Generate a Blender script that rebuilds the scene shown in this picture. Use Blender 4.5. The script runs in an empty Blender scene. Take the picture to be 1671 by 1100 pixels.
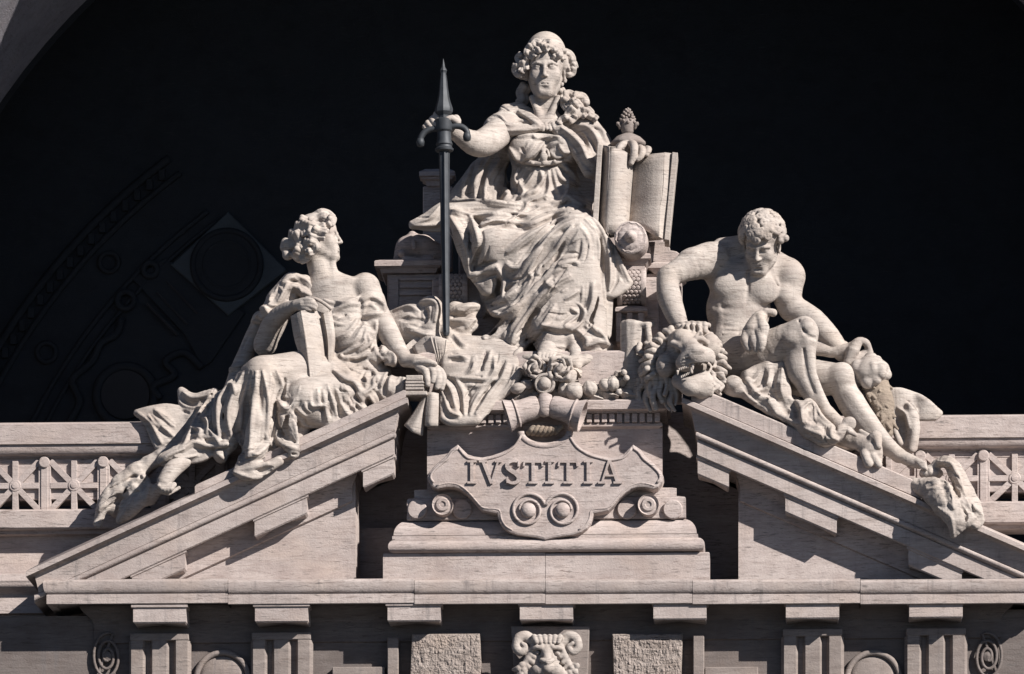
import bpy, math, random
import numpy as np
from mathutils import Vector, Matrix
random.seed(7); rng = np.random.default_rng(7)
SC = bpy.context.scene; COL = SC.collection
# ---------------------------------------------------------------- camera
YAW = math.radians(2.6); DIST = 90.0; ZC = -14.04
CX, CY = DIST*math.sin(YAW), -DIST*math.cos(YAW)
cd = bpy.data.cameras.new('camera'); cam = bpy.data.objects.new('camera', cd); COL.objects.link(cam)
cam.location = (CX, CY, ZC); cam.rotation_euler = (math.pi/2, 0, YAW)
cd.sensor_width = 36.0; cd.lens = 36.0*DIST/16.71; cd.shift_y = 18.0/16.71
cd.clip_start = 1; cd.clip_end = 3000
SC.camera = cam
# ---------------------------------------------------------------- light
SUN_AZ, SUN_EL = 52.0, 32.5
w = bpy.data.worlds.new('World'); SC.world = w; w.use_nodes = True
nt = w.node_tree; bg = nt.nodes['Background']; sk = nt.nodes.new('ShaderNodeTexSky')
sk.sky_type = 'NISHITA'; sk.sun_disc = False
sk.sun_elevation = math.radians(SUN_EL); sk.sun_rotation = math.radians(180-SUN_AZ)
sk.air_density = .35; sk.dust_density = .1; sk.altitude = 300
nt.links.new(sk.outputs[0], bg.inputs[0]); bg.inputs[1].default_value = 0.05
sl = bpy.data.lights.new('sun', 'SUN'); sun = bpy.data.objects.new('sun', sl); COL.objects.link(sun)
sl.energy = 5.0; sl.angle = math.radians(0.5); sl.color = (1.0, 0.94, 0.885)
az, el = math.radians(SUN_AZ), math.radians(SUN_EL)
sd = Vector((math.sin(az)*math.cos(el), -math.cos(az)*math.cos(el), math.sin(el)))
sun.rotation_euler = sd.to_track_quat('Z', 'Y').to_euler(); sun.location = (40, -40, 60)
vs = SC.view_settings; vs.view_transform = 'Standard'; vs.look = 'None'; vs.gamma = 1; vs.use_curve_mapping = False
vs.exposure = 0.8
# ---------------------------------------------------------------- helpers
SA, CA = math.sin(YAW), math.cos(YAW)
def P(px, py, y):
    """world point at facade depth y on the sight line of photograph pixel (px, py)"""
    u = (px-835.5)/100; v = (946-py)/100-ZC
    t = (y-CY)/(DIST*CA+u*SA)
    return np.array((CX+t*(-DIST*SA+u*CA), y, ZC+t*v))
def PX(px, y): return P(px, 500, y)[0]
def PZ(px, py, y): return P(px, py, y)[2]
def mat_stone(name, c1, c2, band=9.0, pit=0.5, bump=0.25, streak=0.0, rough=0.85, stain=0.35):
    m = bpy.data.materials.new(name); m.use_nodes = True
    t = m.node_tree; N = t.nodes; L = t.links; b = N['Principled BSDF']
    b.inputs['Roughness'].default_value = rough
    b.inputs['Specular IOR Level'].default_value = 0.25
    g = N.new('ShaderNodeNewGeometry')
    def mapn(s, off=0):
        v = N.new('ShaderNodeVectorMath'); v.operation = 'MULTIPLY'; v.inputs[1].default_value = s
        L.new(g.outputs['Position'], v.inputs[0])
        a = N.new('ShaderNodeVectorMath'); a.operation = 'ADD'; a.inputs[1].default_value = (off, off*.7, off*.3)
        L.new(v.outputs[0], a.inputs[0]); return a.outputs[0]
    def noise(vec, det=4, rough=.55, sc=1.0, dist=0.0):
        n = N.new('ShaderNodeTexNoise'); n.inputs['Scale'].default_value = sc; n.inputs['Detail'].default_value = det
        n.inputs['Roughness'].default_value = rough; n.inputs['Distortion'].default_value = dist
        L.new(vec, n.inputs['Vector']); return n.outputs[0]
    def ramp(f, a, bb, va=0.0, vb=1.0):
        r = N.new('ShaderNodeMapRange'); r.inputs[1].default_value = a; r.inputs[2].default_value = bb
        r.inputs[3].default_value = va; r.inputs[4].default_value = vb; L.new(f, r.inputs[0]); return r.outputs[0]
    def mix(f, A, B, mode='MIX'):
        x = N.new('ShaderNodeMix'); x.data_type = 'RGBA'; x.blend_type = mode
        if isinstance(f, float): x.inputs[0].default_value = f
        else: L.new(f, x.inputs[0])
        for i, q in ((6, A), (7, B)):
            if isinstance(q, tuple): x.inputs[i].default_value = (*q, 1)
            else: L.new(q, x.inputs[i])
        return x.outputs[2]
    # a slow warp tilts the sedimentary bedding a little
    nb = noise(mapn((1.3, 1.3, band)), 5, .65, 1.0, 1.1)
    col = mix(ramp(nb, .35, .65), c1, c2)
    big = noise(mapn((.5, .5, .7), 11), 3, .5)
    col = mix(ramp(big, .42, .75, 0, stain), col, (c2[0]*.62, c2[1]*.60, c2[2]*.60))
    warm = noise(mapn((1.3, 1.3, 1.6), 31), 3, .5)
    col = mix(ramp(warm, .5, .8, 0, .35), col, (c1[0]*1.02, c1[1]*.88, c1[2]*.74))
    mid = noise(mapn((2.0, 2.0, 15), 17), 4, .65, 1.0, 1.0)
    col = mix(ramp(mid, .50, .72, 0, pit*.75), col, (c2[0]*.60, c2[1]*.57, c2[2]*.55))
    pt = noise(mapn((4.6, 4.6, 42), 5), 4, .7)
    pits = ramp(pt, .60, .68)
    msk = ramp(noise(mapn((.9, .9, 1.4), 23), 3, .5), .36, .56, .35, 1)
    def mul(a, b_):
        x = N.new('ShaderNodeMath'); x.operation = 'MULTIPLY'; L.new(a, x.inputs[0]); L.new(b_, x.inputs[1]); return x.outputs[0]
    col = mix(mul(ramp(pt, .56, .66, 0, min(1, pit*1.4)), msk), col, (.11, .10, .095))
    vein = noise(mapn((2.4, 2.4, 24), 41), 6, .74, 1.0, 1.2)
    col = mix(mul(ramp(vein, .56, .63, 0, min(1, pit*1.25)), msk), col, (c2[0]*.42, c2[1]*.38, c2[2]*.36))
    blot = noise(mapn((2.2, 2.2, 3.0), 57), 5, .65)
    col = mix(ramp(blot, .47, .70, 0, .55), col, (c2[0]*.66, c2[1]*.61, c2[2]*.60))
    fine = noise(mapn((30, 30, 38), 3), 3, .6)
    col = mix(ramp(fine, .3, .7, 0, .30), col, (c2[0]*.8, c2[1]*.78, c2[2]*.76))
    if streak > 0:
        sn = noise(mapn((9, 9, .45), 7), 4, .65)
        col = mix(mul(ramp(sn, .54, .72, 0, streak*1.4), msk), col, (.12, .11, .11))
    L.new(col, b.inputs['Base Color'])
    bm = N.new('ShaderNodeBump'); bm.inputs['Strength'].default_value = bump; bm.inputs['Distance'].default_value = .03
    ad = N.new('ShaderNodeMath'); ad.operation = 'MULTIPLY_ADD'; L.new(pits, ad.inputs[0]); ad.inputs[1].default_value = -.8
    L.new(fine, ad.inputs[2]); L.new(ad.outputs[0], bm.inputs['Height']); L.new(bm.outputs[0], b.inputs['Normal'])
    return m
M_TRAV = mat_stone('travertine', (.47, .41, .385), (.39, .335, .315), pit=.7, stain=.6, streak=.15)
M_CORN = mat_stone('travertine_weathered', (.47, .415, .39), (.38, .33, .31), pit=.6, streak=.42, stain=.6)
M_STAT = mat_stone('statue_travertine', (.475, .43, .39), (.37, .33, .30), band=14, pit=.58, bump=.3, stain=.5, streak=.22)
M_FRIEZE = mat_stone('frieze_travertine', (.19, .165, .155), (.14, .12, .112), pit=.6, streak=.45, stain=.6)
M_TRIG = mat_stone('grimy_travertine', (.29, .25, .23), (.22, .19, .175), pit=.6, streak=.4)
M_ROUGH = mat_stone('bush_hammered_travertine', (.38, .33, .30), (.28, .24, .215), pit=.5, bump=1.0)
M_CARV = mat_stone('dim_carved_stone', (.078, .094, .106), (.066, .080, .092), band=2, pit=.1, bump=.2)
M_DARK = mat_stone('shade_dark_stone', (.030, .034, .040), (.027, .031, .037), band=2, pit=.1, bump=.2)  # near-black colour holds the shade of the unlit interior
M_SOFF = mat_stone('soffit_stone', (.33, .315, .345), (.25, .24, .265), band=1.5, pit=.3, bump=.6)
M_STAIN = mat_stone('dirty_brown_stone', (.30, .25, .20), (.22, .18, .145), pit=.5, bump=.5)
def mat_simple(name, col, rough=.5, metal=0.0, sc=8.0, var=.4):
    m = bpy.data.materials.new(name); m.use_nodes = True; t = m.node_tree; N = t.nodes; b = N['Principled BSDF']
    b.inputs['Roughness'].default_value = rough; b.inputs['Metallic'].default_value = metal
    n = N.new('ShaderNodeTexNoise'); n.inputs['Scale'].default_value = sc; n.inputs['Detail'].default_value = 5
    g = N.new('ShaderNodeNewGeometry'); t.links.new(g.outputs['Position'], n.inputs['Vector'])
    r = N.new('ShaderNodeMix'); r.data_type = 'RGBA'; t.links.new(n.outputs[0], r.inputs[0])
    r.inputs[6].default_value = (*[c*(1-var) for c in col], 1); r.inputs[7].default_value = (*[c*(1+var) for c in col], 1)
    t.links.new(r.outputs[2], b.inputs['Base Color'])
    bm = N.new('ShaderNodeBump'); bm.inputs['Strength'].default_value = .15; bm.inputs['Distance'].default_value = .02
    t.links.new(n.outputs[0], bm.inputs['Height']); t.links.new(bm.outputs[0], b.inputs['Normal'])
    return m
M_BRONZE = mat_simple('dark_bronze', (.040, .045, .052), .6, .35, 7, .5)
M_ASPH = mat_simple('asphalt', (.05, .05, .05), .9, 0, .3)
M_LOWB = mat_simple('dark_low_bounce', (.03, .03, .033), .9, 0, 2)  # near-black colour chosen to keep bounced sunlight low

def wloc(o):
    v = np.zeros(3)
    while o is not None: v = v+np.array(o.location); o = o.parent
    return v
def props(o, label=None, cat=None, group=None, kind=None):
    for k, v in (('label', label), ('category', cat), ('group', group), ('kind', kind)):
        if v: o[k] = v
    return o
def thing(name, label, cat, loc=(0, 0, 0), group=None, kind=None):
    o = bpy.data.objects.new(name, None); COL.objects.link(o); o.location = [float(c) for c in loc]; o.empty_display_size = .3
    return props(o, label, cat, group, kind)
def meshdata(name, V, F, mat, smooth=False, auto=None):
    me = bpy.data.meshes.new(name); V = np.asarray(V, dtype=float)
    me.from_pydata(V.tolist(), [], [list(map(int, f)) for f in F]); me.materials.append(mat); me.validate(); me.update()
    if smooth:
        me.polygons.foreach_set('use_smooth', [True]*len(me.polygons))
        if auto:
            try: me.set_sharp_from_angle(angle=math.radians(auto))
            except Exception: pass
    return me
def obj(name, VF, mat, parent=None, smooth=False, auto=None, loc=None, center=False, **kw):
    """VF in world coordinates; loc = the object's own origin"""
    V = np.asarray(VF[0], dtype=float); F = VF[1]
    pl = wloc(parent) if parent else np.zeros(3)
    o0 = np.array(loc, dtype=float) if loc is not None else (V.mean(0) if center else pl)
    me = meshdata(name, V-o0, F, mat, smooth, auto)
    o = bpy.data.objects.new(name, me); COL.objects.link(o)
    if parent: o.parent = parent
    o.location = (o0-pl).tolist()
    return props(o, **kw)
def dup(src, delta, name=None, parent='same'):
    c = src.copy(); COL.objects.link(c)
    if parent != 'same': c.parent = parent
    c.location = Vector(src.location)+Vector([float(q) for q in delta]); return c
def join(*vfs):
    V = []; F = []; n = 0
    for v, f in vfs:
        v = np.asarray(v, dtype=float); V.append(v); F += [[i+n for i in q] for q in f]; n += len(v)
    return np.concatenate(V), F
def boxw(x0, x1, y0, y1, z0, z1, b=0.0):
    """box with chamfered edges b"""
    if b <= 0:
        V = [(x, y, z) for z in (z0, z1) for y in (y0, y1) for x in (x0, x1)]
        return np.array(V), [(0, 2, 3, 1), (4, 5, 7, 6), (0, 1, 5, 4), (2, 6, 7, 3), (0, 4, 6, 2), (1, 3, 7, 5)]
    V = []; idx = {}
    for sx in (0, 1):
        for sy in (0, 1):
            for sz in (0, 1):
                c = ((x0, x1)[sx], (y0, y1)[sy], (z0, z1)[sz]); s = (1-2*sx, 1-2*sy, 1-2*sz)
                for a in range(3):
                    p = [c[i]+(0 if i == a else s[i]*b) for i in range(3)]
                    idx[(sx, sy, sz, a)] = len(V); V.append(p)
    F = []
    order = [(0, 0), (1, 0), (1, 1), (0, 1)]
    for a in range(3):
        for s in (0, 1):
            q = []
            for (i, j) in order:
                k = [0, 0, 0]; k[a] = s; k[(a+1) % 3] = i; k[(a+2) % 3] = j; q.append(idx[(*k, a)])
            F.append(q if s else q[::-1])
    for a in range(3):      # edges parallel to axis a
        b1, b2 = (a+1) % 3, (a+2) % 3
        for i in (0, 1):
            for j in (0, 1):
                k0 = [0, 0, 0]; k0[b1] = i; k0[b2] = j; k1 = list(k0); k1[a] = 1
                q = [idx[(*k0, b1)], idx[(*k1, b1)], idx[(*k1, b2)], idx[(*k0, b2)]]
                F.append(q if (i == j) else q[::-1])
    for sx in (0, 1):
        for sy in (0, 1):
            for sz in (0, 1):
                q = [idx[(sx, sy, sz, a)] for a in range(3)]
                F.append(q if (sx+sy+sz) % 2 else q[::-1])
    return np.array(V), F
def boxp(px0, py0, px1, py1, y0, y1, b=0.012):
    """box whose front face at depth y0 fills the pixel rectangle"""
    A = P(px0, py1, y0); B = P(px1, py0, y0)
    return boxw(A[0], B[0], y0, y1, A[2], B[2], b)
def entab(prof, pxL, pxR, yback, yref=None, retL=True, retR=True):
    """moulding: prof = [(y, py)...] swept along x with mitred returns to yback"""
    yref = min(p[0] for p in prof) if yref is None else yref
    V = []; F = []
    for (y, py) in prof:
        zl = PZ(pxL, py, y); zr = zl
        xl = PX(pxL, yref)+((y-yref) if retL else 0); xr = PX(pxR, yref)-((y-yref) if retR else 0)
        V += [(xl, yback, zl), (xl, y, zl), (xr, y, zr), (xr, yback, zr)]
    n = len(prof)
    for i in range(n-1):
        for j in range(3):
            a = i*4+j; F.append((a, a+4, a+5, a+1))
    F.append((0, 1, 2, 3)); k = (n-1)*4; F.append((k+3, k+2, k+1, k))
    for i in range(n-1):
        a = i*4; F.append((a+3, a+7, a+4, a))
    return np.array(V), F
def arcprof(y0, p0, y1, p1, kind, n=7):
    """profile points from (y0,p0) to (y1,p1): 'torus', 'cavetto' (concave), 'ovolo', 'cyma'"""
    out = []
    for i in range(n+1):
        t = i/n
        if kind == 'torus': s = math.sin(math.pi*t); out.append((y0+(y1-y0)*t-abs(p1-p0)/100*.5*s, p0+(p1-p0)*(.5-.5*math.cos(math.pi*t))))
        elif kind == 'cavetto': out.append((y0+(y1-y0)*math.sin(t*math.pi/2), p0+(p1-p0)*(1-math.cos(t*math.pi/2))))
        elif kind == 'ovolo': out.append((y0+(y1-y0)*(1-math.cos(t*math.pi/2)), p0+(p1-p0)*math.sin(t*math.pi/2)))
        else: out.append((y0+(y1-y0)*(.5-.5*math.cos(math.pi*t)), p0+(p1-p0)*t))
    return out
def prism(poly, y0, y1, bevel=0.0):
    """polygon [(x,z)] world, counter-clockwise seen from the front, extruded y0 (front) to y1; bevel on the front edge"""
    A = np.array(poly, float); n = len(A)
    ar = 0.5*np.sum(A[:, 0]*np.roll(A[:, 1], -1)-np.roll(A[:, 0], -1)*A[:, 1])
    if ar < 0: A = A[::-1]
    rings = []
    if bevel > 0:
        e = np.roll(A, -1, 0)-A; nn = np.stack([-e[:, 1], e[:, 0]], 1); nn /= np.linalg.norm(nn, axis=1)[:, None]+1e-9
        m = nn+np.roll(nn, 1, 0); m /= (np.linalg.norm(m, axis=1)[:, None]+1e-9)
        rings.append((A+m*bevel, y0)); rings.append((A+m*bevel*.3, y0+bevel*.3)); rings.append((A, y0+bevel))
    else: rings.append((A, y0))
    rings.append((A, y1))
    V = [];
    for R, y in rings: V += [(p[0], y, p[1]) for p in R]
    F = [tuple(range(n))]
    for k in range(len(rings)-1):
        for i in range(n):
            j = (i+1) % n; F.append((k*n+i, (k+1)*n+i, (k+1)*n+j, k*n+j))
    b = (len(rings)-1)*n; F.append(tuple(b+i for i in range(n))[::-1])
    return np.array(V), F
def prismp(polypx, y0, y1, bevel=0.0):
    return prism([(lambda q: (q[0], q[2]))(P(x, z, y0)) for x, z in polypx], y0, y1, bevel)
def frame(axis):
    a = np.array(axis, float); a /= np.linalg.norm(a)
    h = np.array((0, 0, 1.)) if abs(a[2]) < .9 else np.array((1., 0, 0))
    u = np.cross(h, a); u /= np.linalg.norm(u); v = np.cross(a, u); return u, v, a
def lathe(prof, base, axis=(0, 0, 1), seg=28, wob=None):
    """prof = [(r, h)...] turned about axis"""
    u, v, a = frame(axis); base = np.array(base, float); V = []; F = []
    for (r, h) in prof:
        for k in range(seg):
            t = 2*math.pi*k/seg; rr = r*(1+(wob(t, h) if wob else 0))
            V.append(base+a*h+u*rr*math.cos(t)+v*rr*math.sin(t))
    n = len(prof)
    for i in range(n-1):
        for k in range(seg):
            k2 = (k+1) % seg; F.append((i*seg+k, i*seg+k2, (i+1)*seg+k2, (i+1)*seg+k))
    F.append(tuple(range(seg))[::-1]); F.append(tuple((n-1)*seg+k for k in range(seg)))
    return np.array(V), F
def crom(pts, n=6, closed=False):
    p = np.asarray(pts, float); m = len(p)
    if m < 3 and not closed:
        return np.array([p[0]+(p[-1]-p[0])*t for t in np.linspace(0, 1, n+1)])
    out = []
    rg = range(m) if closed else range(m-1)
    for i in rg:
        if closed: a, b, c, d = p[(i-1) % m], p[i], p[(i+1) % m], p[(i+2) % m]
        else:
            b, c = p[i], p[i+1]; a = p[i-1] if i > 0 else 2*b-c; d = p[i+2] if i+2 < m else 2*c-b
        for k in range(n):
            t = k/n; out.append(.5*((2*b)+(-a+c)*t+(2*a-5*b+4*c-d)*t*t+(-a+3*b-3*c+d)*t**3))
    if not closed: out.append(p[-1])
    return np.array(out)
def tube(pts, r, seg=10, closed=False, flat=None):
    p = np.asarray(pts, float); n = len(p); r = np.broadcast_to(np.asarray(r, float), (n,))
    V = []; F = []; up = None
    for i in range(n):
        t = (p[(i+1) % n]-p[i-1]) if closed else (p[min(i+1, n-1)]-p[max(i-1, 0)])
        t /= np.linalg.norm(t)+1e-9
        if up is None: u, v, _ = frame(t)
        else: u = up-t*np.dot(up, t); u /= np.linalg.norm(u)+1e-9; v = np.cross(t, u)
        up = u
        for k in range(seg):
            q = 2*math.pi*k/seg; V.append(p[i]+(u*math.cos(q)+v*math.sin(q))*r[i])
    for i in range(n if closed else n-1):
        j = (i+1) % n
        for k in range(seg):
            k2 = (k+1) % seg; F.append((i*seg+k, i*seg+k2, j*seg+k2, j*seg+k))
    if not closed:
        F.append(tuple(range(seg))[::-1]); F.append(tuple((n-1)*seg+k for k in range(seg)))
    return np.array(V), F
def loft(rows, th=0.06, n=5, noise=0.0):
    """cloth: rows of (px, py, y) with equal length -> smooth solid sheet of thickness th"""
    R = np.array([[P(*q) for q in r] for r in rows])
    R = np.array([crom(r, n) for r in R]); R = np.array([crom(R[:, j], n) for j in range(R.shape[1])]).transpose(1, 0, 2)
    a, b = R.shape[:2]
    du = np.gradient(R, axis=0); dv = np.gradient(R, axis=1); N = np.cross(du, dv); N /= np.linalg.norm(N, axis=2)[..., None]+1e-9
    if np.median(N[..., 1]) > 0: N = -N
    if noise: R = R+N*(noise*np.sin(R[..., 0:1]*9+R[..., 2:3]*13)+noise*np.sin(R[..., 2:3]*23+R[..., 0:1]*5))
    B = R-N*th; edge = .35*th
    V = np.concatenate([R.reshape(-1, 3), B.reshape(-1, 3)]); F = []; o = a*b
    I = lambda i, j: i*b+j
    flip = np.dot(np.cross(R[1, 0]-R[0, 0], R[0, 1]-R[0, 0]), N[0, 0]) < 0
    for i in range(a-1):
        for j in range(b-1):
            q = (I(i, j), I(i+1, j), I(i+1, j+1), I(i, j+1)); F.append(q[::-1] if flip else q)
            q2 = tuple(o+x for x in q); F.append(q2 if flip else q2[::-1])
    bd = [I(i, 0) for i in range(a)]+[I(a-1, j) for j in range(1, b)]+[I(i, b-1) for i in range(a-2, -1, -1)]+[I(0, j) for j in range(b-2, 0, -1)]
    for k in range(len(bd)):
        p, q = bd[k], bd[(k+1) % len(bd)]; f = (p, o+p, o+q, q); F.append(f[::-1] if flip else f)
    return V, F
# ================================================================ setting: ground, dark loggia behind, the great arch
obj('ground', boxw(-400, 400, -600, 60, -27, -26), M_ASPH, kind='structure')
def arch_ring(cx, cz, r0, r1, y0, y1, a0, a1, n=72):
    V = []; F = []
    for i in range(n+1):
        t = a0+(a1-a0)*i/n; c, s = math.cos(t), math.sin(t)
        V += [(cx+r0*c, y0, cz+r0*s), (cx+r1*c, y0, cz+r1*s), (cx+r1*c, y1, cz+r1*s), (cx+r0*c, y1, cz+r0*s)]
    for i in range(n):
        for j in range(4):
            a = i*4+j; b = i*4+(j+1) % 4; F.append((a, b, b+4, a+4))
    F.append((0, 3, 2, 1)); k = n*4; F.append((k, k+1, k+2, k+3))
    return np.array(V), F
# arch: its soffit's rear edge is seen from (137,0) to (0,160); soffit runs 3.2..7.6 in depth
ya, yb = 2.6, 8.4
c = P(890, 775, yb); rb = np.linalg.norm((P(60, 88, yb)-c)[[0, 2]])
ACX, ACZ, AR = c[0], c[2], rb
t_arch = thing('great_arch', 'huge dim grey arch over the dark recess, its soffit at the top left corner', 'arch', (ACX, ya, ACZ))
obj('archivolt', arch_ring(ACX, ACZ, AR, AR+3.2, ya, yb, -.35, math.pi+.35), M_SOFF, t_arch)
tw = thing('upper_facade_wall', 'plain stone wall around the great arch, out of frame', 'wall', (ACX, ya+.2, -26))
obj('wall', join(boxw(ACX-45, ACX-AR-3.1, ya+.2, yb+8, -26, 26), boxw(ACX+AR+3.1, ACX+45, ya+.2, yb+8, -26, 26),
                 boxw(ACX-AR-3.1, ACX+AR+3.1, ya+.2, yb+8, ACZ+AR+2.9, 26)), M_FRIEZE, tw)
ti = thing('loggia_interior', 'black unlit interior wall behind the statues with faint carved roundels on the left', 'wall', (ACX, 17, 0))
YI = 14.0
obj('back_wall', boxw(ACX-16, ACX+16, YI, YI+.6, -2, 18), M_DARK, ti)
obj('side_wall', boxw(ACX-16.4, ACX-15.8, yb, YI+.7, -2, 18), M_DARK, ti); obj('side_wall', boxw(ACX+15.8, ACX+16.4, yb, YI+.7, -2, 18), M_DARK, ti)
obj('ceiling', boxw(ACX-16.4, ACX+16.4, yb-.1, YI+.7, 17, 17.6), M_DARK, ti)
obj('floor', boxw(ACX-16.4, ACX+16.4, 2.2, YI+.7, -1.2, -.8), M_LOWB, ti)
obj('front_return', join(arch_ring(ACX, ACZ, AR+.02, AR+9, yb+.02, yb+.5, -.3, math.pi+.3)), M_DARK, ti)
# faint carvings on the back wall (left): archivolt bands, lozenge with roundel, oculus, ribbons, fluted tablet
def ringp(px, py, r, tr, y, seg=40):
    c = P(px, py, y); return tube([c+np.array((math.cos(t)*r, 0, math.sin(t)*r)) for t in np.linspace(0, 2*math.pi, seg, endpoint=False)], tr, 8, True)
lz = thing('medallion', 'dim lozenge plate with a round medallion on the dark wall left of the statues', 'medallion', P(372, 430, YI))
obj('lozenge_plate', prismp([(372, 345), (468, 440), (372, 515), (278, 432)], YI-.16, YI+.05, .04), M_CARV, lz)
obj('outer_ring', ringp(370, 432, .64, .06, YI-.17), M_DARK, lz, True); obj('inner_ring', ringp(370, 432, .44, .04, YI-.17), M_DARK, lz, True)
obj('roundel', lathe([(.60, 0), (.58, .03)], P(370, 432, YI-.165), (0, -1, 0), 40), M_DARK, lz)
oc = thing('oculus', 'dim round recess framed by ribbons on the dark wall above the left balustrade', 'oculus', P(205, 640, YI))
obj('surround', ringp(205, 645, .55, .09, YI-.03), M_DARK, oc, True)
obj('recess', lathe([(.46, 0), (.46, .05)], P(205, 645, YI)-np.array((0, .02, 0)), (0, -1, 0), 36), M_LOWB, oc, True, 40)
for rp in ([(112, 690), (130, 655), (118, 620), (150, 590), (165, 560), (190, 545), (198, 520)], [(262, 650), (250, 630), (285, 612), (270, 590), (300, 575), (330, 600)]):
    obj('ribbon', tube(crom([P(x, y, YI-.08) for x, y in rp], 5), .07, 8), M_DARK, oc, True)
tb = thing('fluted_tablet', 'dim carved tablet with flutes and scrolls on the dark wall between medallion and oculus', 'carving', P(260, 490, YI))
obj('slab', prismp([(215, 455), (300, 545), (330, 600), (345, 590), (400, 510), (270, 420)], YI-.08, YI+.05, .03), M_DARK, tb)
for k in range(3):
    x = 240+k*16; y = 495-k*18; obj('flute', tube([P(x, y, YI-.09), P(x+50, y+52, YI-.09)], .03, 6), M_LOWB, tb)
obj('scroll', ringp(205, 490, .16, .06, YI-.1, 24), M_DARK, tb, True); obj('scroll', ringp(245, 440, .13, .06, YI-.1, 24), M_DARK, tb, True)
ib = thing('inner_archivolt', 'faint curved moulding bands of an inner arch on the dark wall at the far left', 'moulding', P(60, 560, YI))
cI = P(890, 1100, YI)
for r, tr in ((12.1, .08), (11.75, .06), (10.85, .05), (10.6, .04)):
    pts = [cI+np.array((r*math.cos(t), -.05, r*math.sin(t))) for t in np.linspace(math.pi*.86, math.pi*.70, 60)]
    obj('band', tube(pts, tr, 8), M_DARK, ib, True)
for k in range(20):
    t = math.pi*(.86-.008*k); q = cI+np.array((11.93*math.cos(t), -.05, 11.93*math.sin(t)))
    if k == 0: bead0 = obj('bead', boxw(q[0]-.06, q[0]+.06, q[1]-.05, q[1]+.1, q[2]-.1, q[2]+.1, .01), M_DARK, ib, loc=q); q0 = q
    else: dup(bead0, q-q0)
for (x, y) in ((76, 575), (178, 428)):
    q = P(x, y, YI); obj('rosette', ringp(x, y, .18, .05, YI-.04, 24), M_DARK, ib, True)
# ================================================================ horizontal cornice
t = thing('horizontal_cornice', 'long horizontal travertine cornice with block mutules under the broken pediment', 'cornice', P(890, 985, 0))
XL, XR = 70, 1716
JX = [XL, 372, 676, 890, 1130, 1404, XR]
for k in range(6):
    a, b = JX[k]+(.35 if k else 0), JX[k+1]-(.35 if k < 5 else 0); rl, rr_ = k == 0, k == 5
    obj('cap_moulding', entab([(.35, 954.5)]+[(.03, 946), (-.03, 947), (-.05, 950)]+arcprof(-.05, 951, .0, 968, 'ovolo', 6)+[(.012, 969), (.012, 970)], a, b, 2.2, retL=rl, retR=rr_), M_CORN, t, True, 35)
    obj('corona', entab([(.02, 970), (.0, 971), (.0, 985.5), (.02, 987), (.12, 987), (.13, 984), (.5, 984)], a+(6 if rl else 0), b-(6 if rr_ else 0), 2.2, retL=rl, retR=rr_), M_CORN, t, True, 35)
obj('bed_moulding', entab([(.42, 988)]+arcprof(.42, 989, .62, 1018, 'cyma', 6)+[(.63, 1019), (.63, 1050), (.66, 1052)], XL+60, XR-60, 2.2), M_FRIEZE, t, True, 35)
MUT = [(214, 306), (412, 506), (629, 722), (846, 937), (1064, 1155), (1281, 1371), (1482, 1573)]
y0 = .025
mm = None
for a, b in MUT:
    c = P((a+b)/2, 1000, y0); hw = .455
    if mm is None:
        zt, zb = PZ(260, 987, y0), PZ(260, 1014, y0)
        V = entab([(y0, 987), (y0, 991), (y0+.03, 992.5), (y0+.03, 1015), (y0+.05, 1017.5), (.62, 1019)], (a+b)/2-46, (a+b)/2+46, .64)
        mm = obj('mutule', V, M_CORN, t, loc=c); c0 = c
    else: dup(mm, (c[0]-c0[0], 0, 0))
obj('bounce_cut_sheet', boxw(PX(84, .1), PX(1700, .1), .06, 2.1, PZ(890, 954.5, .35)-.03, PZ(890, 954.5, .35)+.006), M_LOWB, t)  # added dark sheet, unseen from below, damps light bouncing off the cornice top
# ================================================================ frieze
tf = thing('doric_frieze', 'shadowed frieze of triglyphs and carved metopes below the cornice', 'frieze', P(890, 1100, .65))
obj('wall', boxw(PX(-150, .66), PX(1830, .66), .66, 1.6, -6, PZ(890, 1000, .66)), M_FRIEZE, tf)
def triglyph():
    V = []; w = .455; zt = PZ(260, 1043, .42); zb = -4.6
    parts = [boxw(-w, w, .56, .68, zb, zt-.0)]
    for s in (-.37, 0, .37):
        hw = .095 if s else .115
        pl = [(s-hw-.05, .57), (s-hw, .44), (s+hw, .44), (s+hw+.05, .57)]
        Vq = [(x, y, z) for z in (zb, zt-.02) for x, y in pl]
        parts.append((np.array(Vq), [(0, 1, 5, 4), (1, 2, 6, 5), (2, 3, 7, 6), (4, 5, 6, 7), (3, 2, 1, 0)]))
    parts.append(boxw(-w-.03, w+.03, .43, .68, zt-.02, zt+.1, .012))
    return join(*parts)
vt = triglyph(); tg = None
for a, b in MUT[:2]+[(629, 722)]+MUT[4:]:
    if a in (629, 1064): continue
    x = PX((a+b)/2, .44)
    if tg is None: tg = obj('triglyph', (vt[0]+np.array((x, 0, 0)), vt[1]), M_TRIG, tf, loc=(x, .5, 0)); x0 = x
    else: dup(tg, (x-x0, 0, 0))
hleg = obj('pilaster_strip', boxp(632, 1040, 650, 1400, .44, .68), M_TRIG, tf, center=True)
dup(hleg, (PX(1140, .44)-PX(641, .44), 0, 0))
for cx in (363, 1425):
    r = thing('metope_disc', 'round carved disc in the shaded metope at the %s of the frieze' % ('left' if cx < 800 else 'right'), 'relief', P(cx, 1105, .6), 'round metope reliefs')
    obj('rim', ringp(cx, 1108, .43, .05, .6), M_TRIG, r, True)
    obj('bowl', lathe([(.40, 0), (.36, .05), (.30, .075), (.0, .09)], P(cx, 1108, .66), (0, -1, 0), 36), M_TRIG, r, True, 40)
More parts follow.
